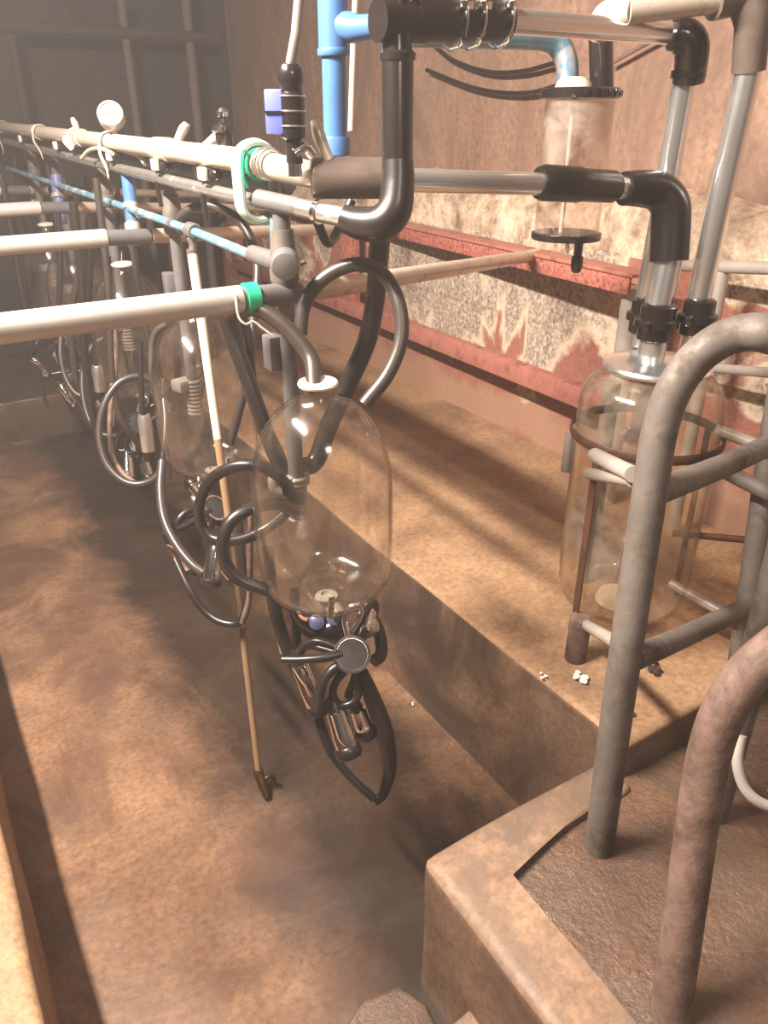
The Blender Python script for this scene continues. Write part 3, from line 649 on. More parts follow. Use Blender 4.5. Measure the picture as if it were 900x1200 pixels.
b = B(); tube(b, [vc + V((0, 0, 0.108)), at(347, 40, 1.22), at(353, -25, 1.2)], 0.0085, n=1, seg=12); t.part('conduit', b, 'galv')
b = B(); tube(b, [vc + V((0, 0, -0.055)), vc + V((0, 0, 0.0))], 0.012, n=1, seg=14)
tube(b, [vc + V((-0.005, -0.01, -0.02)), vc + V((0.015, -0.012, -0.01)), vc + V((0.03, -0.01, -0.022))], 0.009, n=3, seg=10); t.part('silver_fitting', b, 'chrome')

# blue standpipe
b0 = at(392, 185, 1.50)
t = Thing('blue_standpipe', 'bright blue plastic standpipe with a side tee', 'pipe', b0)
b = B(); tube(b, [at(394, 196, 1.50), at(391, 60, 1.415)], 0.0225, n=1, seg=24); t.part('pipe', b, 'blue')
b = B(); tube(b, [at(391, 62, 1.415), at(389, -40, 1.36)], 0.0275, n=1, seg=24); t.part('tee_body', b, 'blue')
b = B(); tube(b, [at(393, 30, 1.40), at(416, 33, 1.38), at(420, 33, 1.375), at(442, 30, 1.35)], [0.026, 0.024, 0.021, 0.0185], n=1, seg=22); t.part('tee_branch', b, 'blue')
b = B(); lathe(b, at(394, 200, 1.505), [(0.024, 0), (0.0265, 0.004), (0.0265, 0.026), (0.0285, 0.028), (0.0285, 0.056), (0.027, 0.060)], seg=24); t.part('bottom_socket', b, 'blue')
b = B(); lathe(b, at(391, 66, 1.418), [(0.0285, 0), (0.030, 0.003), (0.030, 0.010), (0.0285, 0.013)], seg=24); t.part('tee_collar', b, 'blue')
t2 = [at(418, -30, 1.50), at(414, 60, 1.53), at(411, 154, 1.57)]
b = B(); tube(b, t2, 0.0065, n=1, seg=10); solo('thin_conduit', b, 'palepipe', 'thin pale conduit behind the blue standpipe', 'pipe', origin=t2[2])
# second blue drop further down
c1 = V((0.66, 2.33, 1.40))
t = Thing('blue_drop_pipe', 'short blue drop pipe with a pale band at the second crossbar', 'pipe', c1)
b = B(); tube(b, [at(149, 200, 2.2), at(156, 265, 2.24)], 0.0185, n=1, seg=18); t.part('pipe', b, 'blue')
b = B(); tube(b, [at(153, 238, 2.22), at(153.6, 244, 2.222)], 0.021, n=1, seg=18); t.part('band', b, 'galvlight')
b = B(); tube(b, [at(155, 262, 2.24), at(158, 285, 2.24)], 0.022, n=1, seg=18); t.part('coupling', b, 'galvlight')
t = Thing('blue_drop_pipe', 'dim dark-blue drop pipe at the third crossbar', 'pipe', V((0.63, 3.3, 1.35)))
b = B(); tube(b, [at(66, 205, 3.0), at(72, 262, 3.05)], 0.022, n=1, seg=18); t.part('pipe', b, 'bluecap')
b = B(); tube(b, [at(68, 228, 3.02), at(68.6, 233, 3.02)], 0.026, n=1, seg=18); t.part('band', b, 'galv')

# top blue-grey pipe behind the clamped sleeve, going to the trap
t = Thing('trap_feed_pipe', 'pale blue pipe curving down into the lid of the acrylic trap', 'pipe', at(655, 60, 1.85))
b = B(); tube(b, [at(480, 46, 1.62), at(560, 47, 1.72), at(632, 47, 1.82), at(655, 54, 1.85), at(664, 75, 1.86), at(665, 98, 1.87)], [0.015, 0.017, 0.022, 0.028, 0.027, 0.026], n=5, seg=18); t.part('pipe', b, 'teal')
# cables on the wall
for lab, pts in (('upper sagging black cable on the stained wall', [(505, 50), (530, 70), (570, 84), (610, 84), (650, 74)]),
                 ('lower sagging black cable on the stained wall', [(500, 82), (545, 100), (580, 108), (620, 109), (655, 100)])):
    b = B(); pts = [onx(x, y, 2.26) for x, y in pts]; tube(b, pts, 0.009, seg=10); solo('wall_cable', b, 'rubber', lab, 'cable', origin=pts[2])
b = B(); pts = [onx(x, y, 2.26) for x, y in ((715, 75), (760, 50), (800, 30))]; tube(b, pts, 0.007, seg=10); solo('wall_cable', b, 'rusty', 'thin rising cable on the wall right of the trap', 'cable', origin=pts[1])

# ------------------------------------------------------------------ acrylic trap
tc, bc = at(680, 113, 1.86), at(669, 270, 1.97)
ax_ = V((0, 0, 1)); bc = V((tc.x, tc.y, tc.z - 0.328))
t = Thing('vacuum_trap', 'clear acrylic cylinder trap with black end caps behind the milk pipe', 'trap', bc)
b = B(); lathe(b, bc, [(0.083, 0.008), (0.0835, 0.32)], seg=48, cap0=False, cap1=False); lathe(b, bc, [(0.0795, 0.008), (0.08, 0.32)], seg=48, cap0=False, cap1=False); t.part('cylinder', b, 'acrylic')
b = B(); lathe(b, bc, [(0.06, -0.002), (0.088, 0.0), (0.09, 0.004), (0.09, 0.016), (0.084, 0.018)], seg=48); t.part('bottom_cap', b, 'blackplastic')
b = B(); lathe(b, tc, [(0.086, -0.006), (0.094, -0.004), (0.095, 0.004), (0.095, 0.014), (0.09, 0.018), (0.0, 0.020)], seg=48); t.part('top_cap', b, 'blackplastic')
b = B()
for k in range(7):
    a = -2.2 + k * 0.22; box(b, tc + V((0.096 * math.cos(a), 0.096 * math.sin(a), 0.006)), (0.006, 0.012, 0.014), Matrix.Rotation(a, 3, 'Z'), 0.001)
t.part('lid_clip', b, 'blackplastic')
b = B(); lathe(b, tc + V((-0.03, -0.005, 0.018)), [(0.045, 0), (0.04, 0.012), (0.028, 0.022)], seg=24); t.part('inlet_collar', b, 'white')
b = B(); c = at(706, 98, 1.87); tube(b, [V((c.x, c.y, tc.z + 0.015)), at(704, 45, 1.83)], 0.0285, n=1, seg=20); t.part('black_stub', b, 'blackplastic')
b = B(); c = bc + V((0.03, -0.02, 0)); lathe(b, c, [(0.009, -0.085), (0.013, -0.08), (0.0155, -0.07), (0.0155, -0.045), (0.011, -0.042), (0.012, 0.0)], seg=18); t.part('drain_valve', b, 'blackplastic')
b = B(); lathe(b, bc + V((-0.02, -0.03, 0)), [(0.004, -0.03), (0.006, -0.02), (0.006, 0.0)], seg=12); t.part('nipple', b, 'chrome')
b = B(); tube(b, [bc + V((-0.02, -0.0, 0.01)), bc + V((-0.02, 0, 0.315))], 0.006, n=1, seg=12); t.part('inner_rod', b, 'white')

# ------------------------------------------------------------------ recorder jars
def make_jar(c, label):
    t = Thing('recorder_jar', label, 'jar', c, 'glass milk jars hung along the pit')
    R = 0.137; z0 = -0.232; H = 0.462
    def prof(R, d):
        p = [(0.022, 0.002 + d), (0.05, 0.004 + d), (0.09, 0.010 + d), (0.116, 0.024 + d), (0.129, 0.048 + d), (0.1355, 0.085 + d), (0.1385, 0.15 + d), (0.138, 0.24)]
        for k in range(1, 9):
            a = k / 8 * 1.32
            p.append((0.1375 * math.cos(a) + 0.0, 0.255 + 0.19 * math.sin(a) - d))
        p.append((0.034, 0.455 - d)); p.append((0.034, 0.463))
        return [((r - d * 0.9), z) for r, z in p]
    b = B(); o = c + V((0, 0, z0))
    lathe(b, o, prof(R, 0.0), seg=56, cap0=False, cap1=False); lathe(b, o, prof(R, 0.004), seg=56, cap0=False, cap1=False)
    t.part('glass_body', b, 'glass', sharp=80)
    b = B(); lathe(b, o + V((0, 0, 0.457)), [(0.031, 0), (0.0365, 0.001), (0.038, 0.005), (0.0365, 0.009), (0.034, 0.0105), (0.030, 0.012), (0.028, 0.009), (0.0, 0.007)], seg=32); t.part('collar', b, 'white')
    b = B(); lathe(b, o + V((0, 0, -0.004)), [(0.016, -0.03), (0.02, -0.022), (0.02, -0.004), (0.024, 0.0), (0.024, 0.004), (0.012, 0.008), (0.010, 0.002), (0.0, 0.002)], seg=24); t.part('outlet_boss', b, 'greyplast')
    b = B(); lathe(b, o + V((0, 0, 0.012)), [(0.050, 0.0), (0.054, 0.012), (0.050, 0.026), (0.030, 0.034), (0.026, 0.05), (0.03, 0.054)], seg=32, cap0=False, cap1=False); t.part('outlet_cup', b, 'glass')
    b = B(); d = V((-0.25, -0.97, 0)).normalized(); s = V((0.97, -0.25, 0))
    base = o + d * 0.1215 + V((0, 0, 0.028)) - s * 0.02; 
    beam(b, base, base + d * 0.014 + V((0, 0, 0.058)), 0.012, 0.0012, 0, d)
    t.part('scale_strip', b, 'milky')
    b = B()
    for k in range(9):
        q = base + (d * 0.014 + V((0, 0, 0.058))) * (k / 9) + d * 0.0016
        beam(b, q - s * 0.005, q + s * (0.001 if k % 2 else 0.005), 0.0015, 0.001, 0, d)
    t.part('scale_mark', b, 'darkiron')
    return t
jar = make_jar(JP[0], 'nearest glass milk jar, large and clear, hanging before the grey post')
JL = ['', 'second glass milk jar, partly behind the hanging cream lance', 'third glass milk jar beyond the lance, behind a round hose loop',
      'fourth, dim glass milk jar further down the pit', 'farthest glass milk jar at the dark end of the pit']
for k in range(1, 5): dup(jar.o, JP[k] - JP[0], JL[k], rotz=0.4 * k)

# ------------------------------------------------------------------ milking clusters
def make_cluster():
    cc = at(412, 767, 1.575); nrm = (V((0, 0, EYE)) - cc).normalized(); nrm = (nrm + V((0.12, 0, 0))).normalized()
    t = Thing('milking_cluster', 'nearest milking cluster with a round steel-faced claw below the near jar', 'milking cluster', cc, 'milking clusters hanging under the jars')
    b = B(); lathe(b, cc, [(0.012, -0.075), (0.024, -0.07), (0.032, -0.045), (0.034, -0.01), (0.036, 0.0)], nrm, seg=32); t.part('claw_bowl', b, 'dullsteel')
    f = B(); lathe(f, cc, [(0.0345, 0.0), (0.0385, 0.001), (0.0395, 0.006), (0.0385, 0.011), (0.0335, 0.012), (0.0325, 0.008)], nrm, seg=36, cap1=True); fo = t.part('claw_rim', f, 'chrome')
    b = B(); lathe(b, cc + nrm * 0.0082, [(0.032, 0), (0.031, 0.0018), (0.012, 0.0035), (0.0, 0.0038)], nrm, seg=32); t.part('claw_disc', b, 'disc', under=fo, label='dark speckled disc face')
    # teat cups: shell + liner mouth + short tube
    def cup(p0, p1, r=0.0205, tube_pts=None):
        d = (p1 - p0).normalized(); ln = (p1 - p0).length
        b = B(); lathe(b, p0, [(r * 0.72, 0), (r * 0.9, ln * 0.05), (r * 0.94, ln * 0.4), (r, ln * 0.6), (r * 1.04, ln * 0.96), (r * 0.95, ln)], d, seg=24); sh = t.part('teat_cup', b, 'chrome')
        b = B(); lathe(b, p0 + d * ln, [(r * 1.02, -0.012), (r * 1.16, -0.008), (r * 1.2, 0.006), (r * 1.05, 0.014), (r * 0.62, 0.015), (r * 0.55, 0.002), (0, 0.0)], d, seg=24); t.part('liner_mouth', b, 'rubber', under=sh)
        b = B(); lathe(b, p0, [(r * 0.5, -0.03), (r * 0.62, -0.012), (r * 0.78, 0.004), (r * 0.78, 0.008)], d, seg=18); t.part('liner_tail', b, 'rubber', under=sh)
        if tube_pts:
            b = B(); tube(b, [p0 - d * 0.028] + tube_pts, 0.0088, n=6, seg=12); t.part('short_tube', b, 'rubber', under=sh)
    cup(at(393, 832, 1.60), at(408, 880, 1.60), 0.0235, ats((382, 826, 1.59), (372, 822, 1.58), (376, 800, 1.57), (396, 782, 1.57)))
    cup(at(418, 830, 1.64), at(428, 857, 1.66), 0.020, ats((408, 815, 1.62), (414, 800, 1.60), (418, 785, 1.59)))
    cup(at(350, 778, 1.66), at(372, 830, 1.68), 0.021, ats((346, 768, 1.64), (362, 757, 1.60), (395, 765, 1.58)))
    cup(at(425, 740, 1.64), at(432, 712, 1.68), 0.020, ats((420, 752, 1.62), (416, 760, 1.60)))
    # two black fingers to the left
    b = B(); tube(b, ats((400, 766, 1.57), (378, 771, 1.56), (352, 773, 1.56), (331, 773, 1.565)), [0.011, 0.0095, 0.0085, 0.008], seg=12); t.part('pulse_tube', b, 'rubber')
    b = B(); tube(b, ats((400, 762, 1.58), (385, 755, 1.585), (370, 752, 1.59), (356, 757, 1.60), (350, 768, 1.61)), [0.011, 0.010, 0.0095, 0.009], seg=12); t.part('pulse_tube', b, 'rubber')
    b = B(); tube(b, ats((404, 786, 1.58), (393, 800, 1.585), (390, 815, 1.59), (398, 826, 1.60), (412, 824, 1.60), (420, 812, 1.60), (416, 795, 1.595)), 0.0085, seg=12); t.part('pulse_tube', b, 'rubber')
    b = B(); tube(b, ats((398, 778, 1.57), (386, 788, 1.565), (377, 806, 1.565), (373, 832, 1.57)), 0.009, seg=12); t.part('pulse_tube', b, 'rubber')
    # shut-off and chrome loops above the claw
    b = B(); tube(b, ats((407, 745, 1.58), (404, 728, 1.58), (410, 712, 1.58), (420, 711, 1.58), (422, 722, 1.585), (412, 740, 1.585)), 0.0065, seg=12); t.part('chrome_loop', b, 'chrome')
    b = B(); tube(b, ats((413, 742, 1.60), (424, 724, 1.61), (436, 706, 1.63)), [0.009, 0.0095, 0.0065], seg=12); t.part('black_lever', b, 'blackplastic')
    b = B(); lathe(b, at(430, 735, 1.66), [(0.004, -0.03), (0.02, -0.022), (0.024, 0.0), (0.018, 0.02), (0.004, 0.026)], (0.5, -0.5, 0.5), seg=20); t.part('steel_bulb', b, 'dullsteel')
    return t
cl = make_cluster()
CL = ['', 'second milking cluster, below the second jar beside the hanging lance', 'third milking cluster, under the third jar behind a round hose loop', 'fourth dim milking cluster in the dark part of the pit', 'farthest milking cluster at the dark pit end']
offs = [None, V((0.0, 0.78, 0.0)), V((-0.01, 1.5, 0.03)), V((0.0, 2.28, 0.03)), V((0.0, 2.86, 0.03))]
for k in range(1, 5): dup(cl.o, offs[k], CL[k], rotz=[0, 0.9, -0.5, 0.4, 1.0][k])
# valve under the near jar
t = Thing('jar_valve', 'black jar outlet valve with two dull blue caps under the near jar', 'valve', at(385, 728, 1.64))
b = B(); tube(b, ats((348, 712, 1.66), (360, 728, 1.66), (382, 738, 1.65), (402, 735, 1.64)), [0.02, 0.028, 0.03, 0.026], seg=16); t.part('body', b, 'blackplastic')
for px, py in ((371, 729), (392, 724)):
    b = B(); d = (V((0, 0, EYE)) - at(px, py, 1.62)).normalized(); lathe(b, at(px, py, 1.625), [(0.016, -0.01), (0.0175, 0), (0.0165, 0.01), (0.010, 0.014), (0.0, 0.015)], d, seg=20); t.part('blue_cap', b, 'bluecap')
b = B(); tube(b, ats((349, 716, 1.63), (354, 724, 1.62), (361, 727, 1.61)), 0.004, seg=8); t.part('red_ring', b, 'redpaint')
b = B(); tube(b, [V((0.625, 1.215, 0.735)), at(398, 722, 1.60)], [0.02, 0.014], n=1, seg=14); t.part('outlet_tube', b, 'greyplast')

# ------------------------------------------------------------------ hoses
def hose(pts, r, label, mat='rubber', group=None, seg=14, name='rubber_hose', n=7):
    p = [q if isinstance(q, Vector) else at(*q) for q in pts]
    b = B(); tube(b, p, r, n=n, seg=seg)
    return solo(name, b, mat, label, 'hose', group, origin=p[0])
jt = JP[0] + V((-0.008, 0, 0.235))
hose([(268, 368, 1.46), (285, 362, 1.44), (305, 363, 1.43), (327, 377, 1.43), (348, 398, 1.435), (365, 423, 1.435), jt - V((0, 0, 0.015))], 0.0155, 'bent black hose entering the white collar of the near jar', 'rubberpale')
hose([(352, 392, 1.47), (356, 360, 1.46), (372, 333, 1.45), (398, 315, 1.44), (426, 310, 1.43), (452, 325, 1.42), (468, 358, 1.415), (470, 398, 1.42), (455, 438, 1.425), (427, 474, 1.43)], 0.0135, 'big arched black hose plugged into the near jar shoulder', 'rubberpale')
hose([(446, 268, 1.45), (443, 310, 1.52), (440, 350, 1.58), (430, 400, 1.63), (408, 450, 1.67), (385, 500, 1.685), (370, 540, 1.69), V((0.655, 1.405, 0.975))], 0.0205, 'thick black hose dropping behind the near jar from the rubber bend')
hose([(264, 352, 1.56), (268, 385, 1.58), (285, 430, 1.60), (302, 478, 1.62), (322, 532, 1.65), (336, 556, 1.665), V((0.605, 1.40, 0.97))], 0.017, 'dark hose slanting down behind the left of the near jar')
hose([(285, 372, 1.60), (292, 400, 1.62), (294, 430, 1.64), (300, 470, 1.66), (318, 510, 1.68), (332, 545, 1.675), V((0.59, 1.41, 0.96))], 0.010, 'thin brown hose beside the dark slanting hose', 'rubberpale')
hose([(205, 262, 1.95), (220, 247, 1.92), (245, 241, 1.90), (272, 252, 1.88), (290, 272, 1.87), (301, 305, 1.87), (301, 338, 1.87), (296, 380, 1.87), (290, 440, 1.88), (270, 520, 1.95)], 0.0115, 'arched hose catching the light above the second jar', 'rubberpale')
hose([(346, 590, 1.64), (334, 566, 1.62), (312, 549, 1.60), (292, 545, 1.59), (268, 549, 1.60), (246, 564, 1.62), (234, 590, 1.64), (237, 616, 1.66), (252, 632, 1.66), (280, 633, 1.64), (308, 622, 1.63), (330, 606, 1.64), (346, 590, 1.65)], [0.0125, 0.0125, 0.012, 0.012, 0.0115], 'black hose loop left of the near jar, crossing the lance')
hose([(348, 600, 1.63), (330, 592, 1.61), (312, 591, 1.585), (290, 598, 1.56), (270, 612, 1.55), (261, 635, 1.55), (264, 660, 1.56), (282, 680, 1.57), (316, 693, 1.58)], 0.0135, 'lower black hose curving in front of the lance')
hose([(190, 540, 2.15), (188, 575, 2.12), (193, 610, 2.08), (208, 640, 2.05), (226, 662, 2.02), (240, 672, 2.0)], 0.0125, 'hanging hose curving under the second jar', 'rubberpale')
hose([(186, 452, 2.35), (165, 441, 2.33), (140, 448, 2.31), (122, 474, 2.30), (116, 508, 2.30), (124, 542, 2.30), (146, 564, 2.30), (170, 566, 2.30), (188, 550, 2.3), (194, 500, 2.32), (192, 468, 2.34)], 0.0105, 'big round loop of hose hanging before the third jar', 'rubberpale')
hose([(132, 450, 2.38), (129, 490, 2.37), (131, 530, 2.37), (142, 552, 2.36), (158, 566, 2.36)], 0.008, 'reddish-brown hose inside the big round loop', 'rusty')
hose([(72, 385, 3.0), (71, 415, 2.98), (76, 440, 2.96), (86, 458, 2.95), (98, 466, 2.95)], 0.010, 'far hose hook-shaped at the left end of the row', 'rubberpale')
hose([(122, 396, 2.8), (108, 406, 2.8), (98, 430, 2.8), (97, 460, 2.8), (104, 490, 2.8), (118, 508, 2.8), (140, 510, 2.8), (156, 496, 2.8)], 0.011, 'far hose loop between the third jar and the left end', 'rubberpale')
hose([(134, 378, 2.55), (135, 410, 2.55), (133, 450, 2.55), (130, 500, 2.55)], 0.012, 'straight brown hose hanging left of the third jar', 'rusty')
hose([(196, 380, 2.05), (184, 388, 2.06), (178, 405, 2.07), (178, 440, 2.08), (186, 470, 2.1)], 0.009, 'short hose arc left of the second jar', 'rubberpale')
hose([(313, 640, 1.66), (318, 690, 1.67), (328, 735, 1.68), (345, 780, 1.69), (368, 825, 1.70), (378, 858, 1.70), (390, 885, 1.70), (412, 912, 1.70), (438, 936, 1.70)], [0.014, 0.0145, 0.0145, 0.012, 0.010, 0.010], 'long black hose running from the near jar down to the hose loop tip')
hose([(424, 788, 1.60), (434, 812, 1.62), (447, 846, 1.65), (455, 880, 1.68), (456, 906, 1.70), (449, 930, 1.70), (440, 940, 1.70)], [0.014, 0.018, 0.0205, 0.017, 0.012, 0.009], 'flattened black hose hanging right of the near claw')
hose([(345, 690, 1.72), (347, 730, 1.74), (349, 770, 1.76), (356, 800, 1.77)], 0.011, 'dark hose hanging straight under the near jar')
hose([(306, 640, 1.74), (318, 690, 1.74), (324, 730, 1.74), (332, 765, 1.74)], 0.008, 'thin brown hose beside the long black hose', 'rusty')
hose([(294, 600, 1.78), (293, 650, 1.80), (292, 700, 1.84), (284, 730, 1.86)], 0.007, 'thin reddish hose hanging right of the lance', 'rusty')
hose([(280, 610, 1.95), (284, 660, 1.96), (290, 700, 1.97), (282, 728, 1.98), (262, 730, 1.99), (240, 716, 2.0), (222, 690, 2.0), (205, 655, 2.02)], 0.011, 'low sagging black hose under the second cluster')
hose([(438, 775, 1.68), (447, 765, 1.70), (444, 740, 1.72), (436, 722, 1.74)], 0.014, 'stubby black hose behind the near claw')
hose([(371, 258, 1.40), (385, 285, 1.46), (400, 262, 1.50), (412, 235, 1.5)], 0.009, 'slack dark hose hanging below the milk pipe sleeve')
# dark drop hoses further down the line (look-alikes)
rr = random.Random(3)
for k in range(24):
    y = 2.45 + 0.095 * k; x = 0.66 + rr.uniform(-0.08, 0.14); zb = rr.uniform(0.35, 0.75); dy = rr.uniform(-0.12, 0.12); dx = rr.uniform(-0.10, 0.08)
    z1 = rr.uniform(1.3, 1.5)
    for tr_ in range(60):
        path = [(x, y), (x + dx * 0.3, y + dy * 0.3), (x + dx, y + dy), (x + dx * 1.1, y + dy * 1.4), (x + dx * 0.7, y + dy * 1.2)]
        if all(math.hypot(px_ - q.x, py_ - q.y) > 0.165 for q in JP for px_, py_ in path): break
        x = 0.66 + rr.uniform(-0.16, 0.24); dx, dy = dx * 0.9, dy * 0.9
    hose([V((x, y, z1)), V((x + dx * 0.3, y + dy * 0.3, 1.2)), V((x + dx, y + dy, 0.95)), V((x + dx * 1.1, y + dy * 1.4, zb + 0.12)), V((x + dx * 0.3, y + dy * 1.6, zb))],
         rr.choice([0.009, 0.011, 0.014]), 'dark hose hanging straight in the crowded dim row beyond the near jar', rr.choice(['rubber', 'rubber', 'rubberpale']), 'hanging hoses in the dim row')
# loose teat cups hanging on the further bays
def loose_cup(p, label, L=0.11, r=0.019):
    t = Thing('hanging_teat_cup', label, 'teat cup', p, 'single teat cups hanging in the row')
    b = B(); lathe(b, p, [(r * 0.7, 0), (r, 0.006), (r, L * 0.9), (r * 0.8, L)], (0.03, 0, 1), seg=20); t.part('shell', b, 'dullsteel')
    b = B(); lathe(b, p, [(r * 0.4, -0.028), (r * 0.8, -0.014), (r * 0.9, 0.002)], (0.03, 0, 1), seg=16); t.part('liner_tail', b, 'rubber')
    b = B(); tube(b, [p + V((0, 0, L)), p + V((0.01, 0.01, L + 0.08)), p + V((0.03, 0.03, L + 0.2))], 0.008, n=4, seg=10); t.part('short_tube', b, 'rubber')
loose_cup(at(174, 530, 2.22), 'steel teat cup hanging upright inside the big round hose loop', 0.115)
loose_cup(at(118, 460, 2.75), 'dim steel teat cup hanging left of the third jar', 0.10)
t = Thing('hanging_teat_cup', 'tilted steel teat cup with a dark mouth hanging left of the near jar', 'teat cup', at(250, 640, 1.95), 'single teat cups hanging in the row')
p0, p1 = at(253, 640, 1.93), at(247, 682, 1.93); d = (p1 - p0).normalized(); ln = (p1 - p0).length
b = B(); lathe(b, p0, [(0.016, 0), (0.02, 0.01), (0.0215, ln)], d, seg=22); t.part('shell', b, 'chrome')
b = B(); lathe(b, p1, [(0.0215, -0.01), (0.027, -0.004), (0.027, 0.006), (0.022, 0.01), (0.014, 0.0), (0.0, -0.004)], d, seg=22); t.part('liner_mouth', b, 'rubber')
b = B(); lathe(b, p0, [(0.012, -0.05), (0.014, -0.02), (0.0165, 0.006)], d, seg=18); t.part('liner_tail', b, 'blackplastic')

# ------------------------------------------------------------------ receiver jar
RC = V((1.402, 1.10, 0.53))
t = Thing('receiver_jar', 'large glass receiver jar under three steel pipes, held in the pipe stand', 'jar', RC)
def rprof(d):
    return [(0.02, 0.006 + d), (0.07, 0.004 + d), (0.12, 0.012 + d), (0.146, 0.034 + d), (0.157, 0.07 + d), (0.160, 0.12), (0.161, 0.40), (0.161, 0.535), (0.157, 0.565), (0.146, 0.592), (0.128, 0.609 - d), (0.108, 0.617 - d), (0.103, 0.630)]
b = B(); lathe(b, RC, rprof(0), seg=64, cap0=False, cap1=False); lathe(b, RC, [(r - 0.004, h) for r, h in rprof(0.004)], seg=64, cap0=False, cap1=False); t.part('glass_body', b, 'glassr', sharp=80)
b = B(); lathe(b, RC, [(0.108, 0.626), (0.116, 0.628), (0.118, 0.634), (0.114, 0.640), (0.07, 0.650), (0.0, 0.655)], seg=48); lid = t.part('steel_lid', b, 'steel')
for k, (px, py, tt, r) in enumerate(((769, 380, 1.692, 0.034), (755, 372, 1.775, 0.029), (817, 374, 1.70, 0.031))):
    c = at(px, py, tt); c = V((c.x, c.y, RC.z + 0.65))
    zz = at(px, py, tt).z - RC.z - 0.65
    b = B(); lathe(b, c, [(r * 0.9, 0.0), (r * 0.85, max(0.01, zz - 0.03))], seg=22); t.part('lid_port', b, 'steel', under=lid)
    b = B(); h0 = max(0.012, zz - 0.035)
    lathe(b, c, [(r * 0.95, h0), (r * 1.12, h0 + 0.004), (r * 1.12, h0 + 0.028), (r * 1.42, h0 + 0.031), (r * 1.42, h0 + 0.046), (r * 1.12, h0 + 0.05), (r * 1.1, h0 + 0.075), (r * 0.9, h0 + 0.08)], seg=24)
    box(b, c + V((-r * 1.35, -r * 0.4, h0 + 0.038)), (0.022, 0.016, 0.02), Matrix.Rotation(0.4, 3, 'Z'), 0.003); t.part('port_clamp', b, 'blackplastic', under=lid)
b = B(); lathe(b, RC + V((0, 0, 0.012)), [(0.06, 0.0), (0.055, 0.014), (0.03, 0.02), (0.0, 0.022)], seg=32); t.part('milk_residue', b, 'milky', label='pale pool left in the jar bottom')

# pipe stand around it
t = Thing('receiver_stand', 'grey tubular stand with a tall hoop and iron band round the receiver jar', 'stand', (1.2, 0.9, 0.40))
hp = ats((700, 1008, 1.470), (728, 800, 1.375), (752, 640, 1.300), (764, 560, 1.262), (773, 505, 1.238), (788, 460, 1.215), (812, 424, 1.195), (842, 400, 1.175), (872, 390, 1.155), (902, 392, 1.135))
hp[0] = onz(701, 1000, 0.34)
last = hp[-1]
hp += [last + V((0.07, -0.03, -0.03)), last + V((0.10, -0.045, -0.10)), last + V((0.105, -0.05, -0.3)), V((last.x + 0.11, last.y - 0.05, 0.335))]
b = B(); tube(b, hp, 0.0285, n=6, seg=22); t.part('hoop', b, 'grime')
rp0, rp1 = V((1.545, 0.825, 0.45)), at(903, 520, 1.73)
b = B(); tube(b, [rp0, rp1, rp1 + V((0.02, 0.02, 0.15))], 0.0265, n=1, seg=20); t.part('post', b, 'grime')
b = B(); tube(b, [at(765, 578, 1.27), at(850, 545, 1.50), at(905, 520, 1.68)], 0.023, n=2, seg=18); t.part('upper_bar', b, 'grime')
b = B(); tube(b, [at(742, 772, 1.36), at(810, 742, 1.60), at(878, 710, 1.84)], 0.0225, n=2, seg=18); t.part('lower_bar', b, 'grime')
cb = RC.copy()
b = B(); ring = [cb + V((0.170 * math.cos(a), 0.170 * math.sin(a), 0.475)) for a in [2 * PI * k / 48 for k in range(48)]]
tube(b, ring, 0.010, seg=8, n=1, closed=True, sx=1.15, sy=0.35); t.part('iron_band', b, 'darkiron', label='dark iron band round the jar')
lf = onz(674, 772, 0.45); 
b = B(); tube(b, [lf, lf + V((0, 0, 0.125))], 0.027, n=1, seg=18); t.part('foot', b, 'rusty', label='stubby left foot')
def strap_b(p0, p1, nm='strap', w=0.018):
    bb = B(); beam(bb, p0, p1, w, 0.005, 0.001, (cb - p0) * V((1, 1, 0))); t.part(nm, bb, 'darkiron')
def rim(px, py, z, R=0.166):
    q = onz(px, py, z); d = (q - cb); d.z = 0; d = d.normalized() * R; return V((cb.x + d.x, cb.y + d.y, z))
w0 = rim(690, 530, RC.z + 0.475, 0.172); w1 = V((w0.x, w0.y, 0.50)); strap_b(w0, w1)
w0 = rim(812, 500, RC.z + 0.475, 0.172); strap_b(w0, V((w0.x, w0.y, 0.53)))
w0 = rim(845, 515, RC.z + 0.475, 0.172)
b = B(); tube(b, ats((697, 533, 1.63), (742, 556, 1.34)), 0.015, n=1, seg=14); t.part('stay_bar', b, 'galvlight')
b = B(); tube(b, ats((690, 555, 1.75), (742, 563, 1.36)), 0.013, n=1, seg=14); t.part('stay_bar', b, 'galvlight')
b = B(); tube(b, ats((838, 503, 1.72), (903, 527, 1.70)), 0.013, n=1, seg=14); t.part('stay_bar', b, 'galvlight')
b = B(); tube(b, ats((850, 552, 1.74), (905, 580, 1.70)), 0.018, n=1, seg=14); t.part('stay_bar', b, 'grime')
b = B(); tube(b, [lf + V((0.01, -0.01, 0.105)), at(722, 753, 1.42)], 0.013, n=1, seg=14); t.part('stay_bar', b, 'galvlight')
b = B(); tube(b, ats((786, 684, 1.95), (856, 722, 1.83)), 0.013, n=1, seg=14); t.part('stay_bar', b, 'galvlight')
b = B(); tube(b, ats((790, 625, 2.05), (890, 634, 1.86)), 0.009, n=1, seg=12); t.part('dark_rod', b, 'darkiron')
bk = at(697, 600, 2.15)
b = B(); tube(b, [V((bk.x, bk.y, 0.45)), V((bk.x, bk.y, 1.05))], 0.022, n=1, seg=16); t.part('back_post', b, 'galv')
b = B(); tube(b, ats((669, 508, 1.98), (663, 552, 2.02)), 0.014, n=1, seg=14); t.part('bar_end', b, 'galv')

